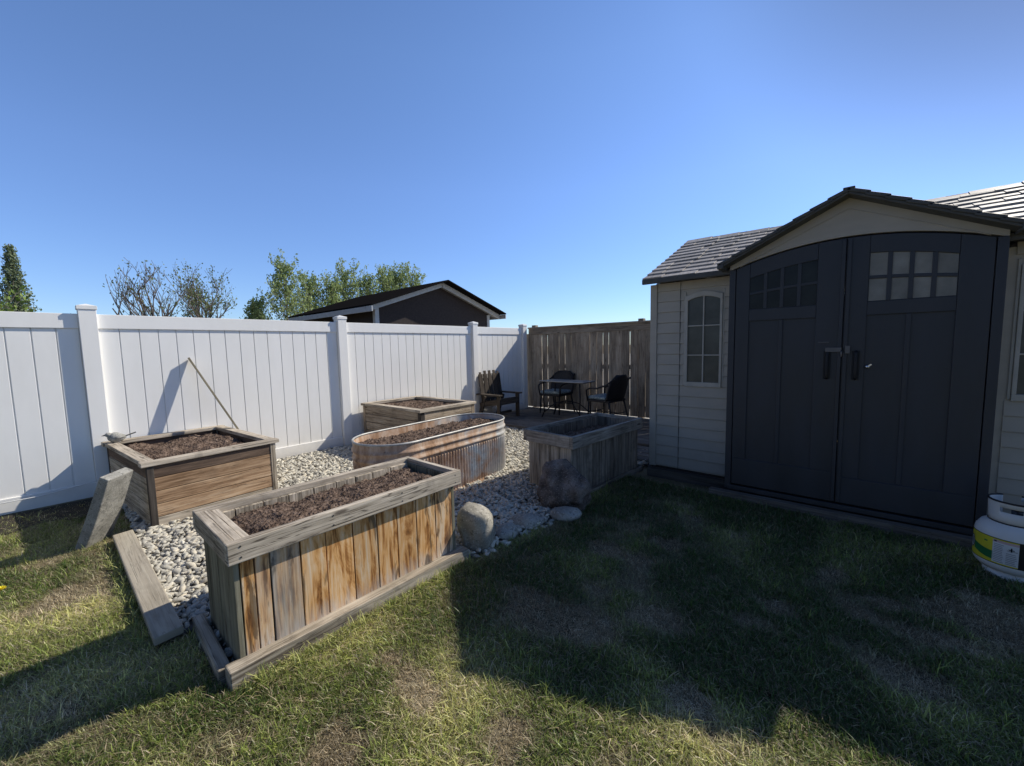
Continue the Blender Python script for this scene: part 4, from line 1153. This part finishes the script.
asphalt = plain('dark_asphalt_shingle', (.014, .013, .013), 1, 0, .4, 40, .5, .0)
outbuilding()

# ------------------------------------------------------------------ trees
bark = plain('tree_bark', (.17, .145, .125), .9, 0, .3, 10, .4)
def leafm(name, c1, c2):
    m = NT(name); c = m.mix(m.island(), c1, c2)
    tr = m.n.new('ShaderNodeBsdfTranslucent'); mx = m.n.new('ShaderNodeMixShader'); mx.inputs[0].default_value = .3
    m.L(c, tr.inputs[0]); m.fin(c, .6, 0, .2); m.L(m.b.outputs[0], mx.inputs[1]); m.L(tr.outputs[0], mx.inputs[2]); m.L(mx.outputs[0], m.out.inputs[0]); return m.mat
leaf_pop = leafm('poplar_leaf', (.20, .27, .09), (.46, .54, .24))
leaf_bud = leafm('young_bud_leaf', (.12, .16, .06), (.24, .28, .12))
needle = leafm('spruce_needle', (.11, .15, .08), (.28, .33, .19))
leaf_bush = leafm('bush_leaf', (.11, .18, .03), (.27, .36, .09))
def leaf(mb, c, s, r):
    e = Euler((r.uniform(0, 6), r.uniform(0, 6), r.uniform(0, 6))).to_matrix(); b = len(mb.v)
    for p in ((-1, 0, 0), (0, -.55, .1), (1, 0, 0), (0, .55, .1)): mb.v.append(tuple(c+e @ (Vector(p)*s)))
    mb.face((b, b+1, b+2, b+3), [(0, 0)]*4)
def branch(mb, lf, r, p, d, L, rad, depth, up, leafn, ls, spread, minrad=.008):
    pts = [p]; n = 4; dd = d.copy(); q = p.copy()
    for k in range(n):
        dd = (dd+Vector((r.uniform(-1, 1), r.uniform(-1, 1), r.uniform(-.6, 1)))*.16+Vector((0, 0, up))*.12).normalized(); q = q+dd*(L/n); pts.append(q.copy())
    mb.tube(pts, [max(minrad, rad*(1-.6*k/n)) for k in range(n+1)], 5 if depth > 1 else 3, cap=False)
    if depth <= 1:
        for _ in range(leafn): leaf(lf, pts[r.randrange(1, n+1)]+Vector((r.gauss(0, .09), r.gauss(0, .09), r.gauss(0, .09))), ls*r.uniform(.6, 1.3), r)
    if depth == 0: return
    nb = r.choice([3, 4]) if depth > 1 else r.choice([2, 3])
    for k in range(nb):
        t = r.uniform(.3, 1); i = min(n-1, int(t*n)); pp = pts[i].lerp(pts[i+1], t*n-i)
        an = r.uniform(0, 6.28); side = Vector((math.cos(an), math.sin(an), r.uniform(-.1, .5)))
        nd = (dd*(1-spread)+side*spread).normalized()
        branch(mb, lf, r, pp, nd, L*r.uniform(.5, .75), rad*.5, depth-1, up, leafn, ls, spread, minrad)
def tree(name, label, cat, loc, H, seed, style, group=None):
    r = random.Random(seed); t = thing(name, label, cat, loc, 0, group); tk = MB(); cr = MB(); lf = MB()
    if style == 'bare' or style == 'half':
        tk.tube([(0, 0, 0), (.05, 0, H*.2), (0, .05, H*.38)], [.16, .13, .11], 10)
        for k in range(8):
            an = k*2.4+r.uniform(-.3, .3); e = r.uniform(.75, 1.45)
            branch(cr, lf, r, Vector((0, .02, H*r.uniform(.26, .40))), Vector((math.cos(an)*math.cos(e), math.sin(an)*math.cos(e), math.sin(e))), H*r.uniform(.26, .36), .05, 3, .7, 1 if style == 'bare' else 5, .05, .42, .0065)
        tk.build('trunk', bark, t); cr.build('branches', bark, t); lf.build('crown', leaf_bud, t)
    elif style == 'poplar':
        tk.tube([(0, 0, 0), (0, 0, H*.4), (.03, 0, H*.95)], [.13, .08, .015], 8); W = H*.30
        for k in range(60):
            z = H*(.18+.80*k/60); an = k*2.4; l = W*(1.15-.75*k/60)*r.uniform(.7, 1.4)
            e = r.uniform(.6, 1.1); d = Vector((math.cos(an)*math.cos(e), math.sin(an)*math.cos(e), math.sin(e)))
            branch(cr, lf, r, Vector((0, 0, z)), d, l, .02, 1, 1.3, 17, .085, .4, .006)
        tk.build('trunk', bark, t); cr.build('branches', bark, t); lf.build('crown', leaf_pop, t)
    elif style == 'spruce':
        tk.tube([(0, 0, 0), (0, 0, H*.5), (.02, 0, H)], [.16, .09, .012], 8); nl = 46
        for k in range(nl):
            f = k/nl; z = H*(.08+.92*f); Lb = (1-f)**.85*H*.155+.06
            for j in range(9):
                an = j*.698+k*1.1+r.uniform(-.2, .2); l = Lb*r.uniform(.7, 1.15); d = Vector((math.cos(an), math.sin(an), -.25+.5*f)).normalized()
                cr.tube([(0, 0, z), tuple(Vector((0, 0, z))+d*l)], [.012, .004], 3, cap=False)
                for q in range(int(6+l*26)):
                    u = r.uniform(.12, 1.02); c = Vector((0, 0, z))+d*l*u+Vector((r.gauss(0, .05), r.gauss(0, .05), r.gauss(-.03, .04)))
                    leaf(lf, c, .055*r.uniform(.6, 1.4), r)
        tk.build('trunk', bark, t); cr.build('branches', bark, t); lf.build('crown', needle, t)
    elif style == 'bush':
        for k in range(60):
            an = k*2.4; e = r.uniform(.7, 1.45)
            branch(cr, lf, r, Vector((r.gauss(0, .2), r.gauss(0, .2), 0)), Vector((math.cos(an)*math.cos(e), math.sin(an)*math.cos(e), math.sin(e))), H*r.uniform(.35, .62), .04, 2, .5, 9, .08, .5, .006)
        cr.build('branches', bark, t); lf.build('crown', leaf_bush, t)
tree('spruce_tree', 'slim dark spruce with pointed tip rising over the fence at far left', 'tree', (-26.0, -.5, 0), 5.95, 1, 'spruce')
tree('leafy_bush', 'bright green leafy bush next to the spruce at far left', 'bush', (-22.4, -1.35, 0), 3.7, 2, 'bush')
tree('bare_tree', 'nearly bare spreading tree behind the fence above the left capped post', 'tree', (-19.9, 2.7, 0), 5.0, 3, 'bare')
tree('budding_tree', 'half leafed tree with rounded crown right of the bare tree', 'tree', (-21.2, 4.65, 0), 5.0, 14, 'half')
PL = [((-28.1, 10.5, 0), 6.85, 'tallest left poplar of the leafy row standing behind the outbuilding roof'),
      ((-29.0, 12.3, 0), 6.2, 'second poplar from the left in the leafy row'),
      ((-28.6, 13.7, 0), 6.0, 'third poplar from the left in the leafy row, lower than its neighbours'),
      ((-29.2, 15.1, 0), 7.1, 'fourth poplar from the left in the leafy row'),
      ((-28.8, 16.6, 0), 6.7, 'fifth poplar from the left, nearer the outbuilding roof'),
      ((-28.6, 18.1, 0), 7.1, 'sixth poplar from the left, above the outbuilding roof slope'),
      ((-28.9, 19.3, 0), 7.5, 'seventh poplar from the left, second from the right end of the leafy row'),
      ((-28.1, 20.3, 0), 7.4, 'rightmost poplar of the leafy row above the outbuilding roof'),
      ((-28.9, 9.0, 0), 4.3, 'small low poplar at the left end of the leafy row')]
for i, (l, H, lab) in enumerate(PL): tree('poplar_tree', lab, 'tree', l, H*.965, 60+i, 'poplar', 'poplars behind the outbuilding')

# ------------------------------------------------------------------ light
S = Vector((.45, 1.14, 1.0)).normalized()
ld = bpy.data.lights.new('sun', 'SUN'); ld.energy = 5.0; ld.angle = R(.55); ld.color = (1, .935, .82)
lo = bpy.data.objects.new('sun', ld); COL.objects.link(lo); lo.rotation_euler = S.to_track_quat('Z', 'Y').to_euler(); lo.location = (3, 8, 8)
w = bpy.data.worlds.new('World'); sc.world = w; w.use_nodes = True; nt = w.node_tree
bg = nt.nodes['Background']; sky = nt.nodes.new('ShaderNodeTexSky'); sky.sky_type = 'NISHITA'; sky.sun_disc = False
sky.sun_elevation = math.asin(S.z); sky.sun_rotation = math.atan2(S.x, S.y); sky.altitude = 600; sky.air_density = 1.0; sky.dust_density = .15; sky.ozone_density = 1.6
hs = nt.nodes.new('ShaderNodeHueSaturation'); hs.inputs['Saturation'].default_value = 1.12; hs.inputs['Hue'].default_value = .503
tn = nt.nodes.new('ShaderNodeMix'); tn.data_type = 'RGBA'; tn.blend_type = 'MULTIPLY'; tn.inputs[0].default_value = 1; tn.inputs[7].default_value = (1.0, 1.0, 1.09, 1)
nt.links.new(sky.outputs[0], hs.inputs['Color']); nt.links.new(hs.outputs[0], tn.inputs[6]); bg.inputs[1].default_value = .172
def wn(t, **k):
    n = nt.nodes.new(t)
    for a, b in k.items(): setattr(n, a, b)
    return n
tc = wn('ShaderNodeTexCoord'); dt = wn('ShaderNodeVectorMath', operation='DOT_PRODUCT'); dt.inputs[1].default_value = S
nt.links.new(tc.outputs['Generated'], dt.inputs[0])
r1 = wn('ShaderNodeValToRGB'); nt.links.new(dt.outputs['Value'], r1.inputs[0])
r1.color_ramp.elements[0].position = .84; r1.color_ramp.elements[0].color = (1, 1, 1, 1); r1.color_ramp.elements[1].position = 1.0; r1.color_ramp.elements[1].color = (.45, .45, .45, 1); r1.color_ramp.interpolation = 'EASE'
sx = wn('ShaderNodeSeparateXYZ'); nt.links.new(tc.outputs['Generated'], sx.inputs[0])
r2 = wn('ShaderNodeValToRGB'); nt.links.new(sx.outputs[2], r2.inputs[0]); e = r2.color_ramp.elements
e[0].position = 0; e[0].color = (.50, .62, .77, 1); e[1].position = .12; e[1].color = (.64, .73, .87, 1)
for p, c in ((.34, (.91, .93, 1.0)), (.55, (1, 1, 1)), (.68, (.95, .95, .95)), (.88, (.45, .45, .47))):
    q = e.new(p); q.color = (*c, 1)
my = wn('ShaderNodeMath', operation='MULTIPLY_ADD'); my.inputs[1].default_value = .5; my.inputs[2].default_value = .5; nt.links.new(sx.outputs[1], my.inputs[0])
r3 = wn('ShaderNodeValToRGB'); nt.links.new(my.outputs[0], r3.inputs[0]); r3.color_ramp.interpolation = 'EASE'
r3.color_ramp.elements[0].position = .22; r3.color_ramp.elements[0].color = (.42, .42, .44, 1); r3.color_ramp.elements[1].position = .44; r3.color_ramp.elements[1].color = (1, 1, 1, 1)
m1 = wn('ShaderNodeMix', data_type='RGBA', blend_type='MULTIPLY'); m1.inputs[0].default_value = 1
m2 = wn('ShaderNodeMix', data_type='RGBA', blend_type='MULTIPLY'); m2.inputs[0].default_value = 1
nt.links.new(tn.outputs[2], m1.inputs[6]); nt.links.new(r1.outputs[0], m1.inputs[7]); nt.links.new(m1.outputs[2], m2.inputs[6]); nt.links.new(r2.outputs[0], m2.inputs[7])
m3 = wn('ShaderNodeMix', data_type='RGBA', blend_type='MULTIPLY'); m3.inputs[0].default_value = 1
nt.links.new(m2.outputs[2], m3.inputs[6]); nt.links.new(r3.outputs[0], m3.inputs[7]); nt.links.new(m3.outputs[2], bg.inputs[0])
sc.view_settings.view_transform = 'Standard'; sc.view_settings.look = 'None'; sc.view_settings.exposure = 0; sc.view_settings.gamma = 1
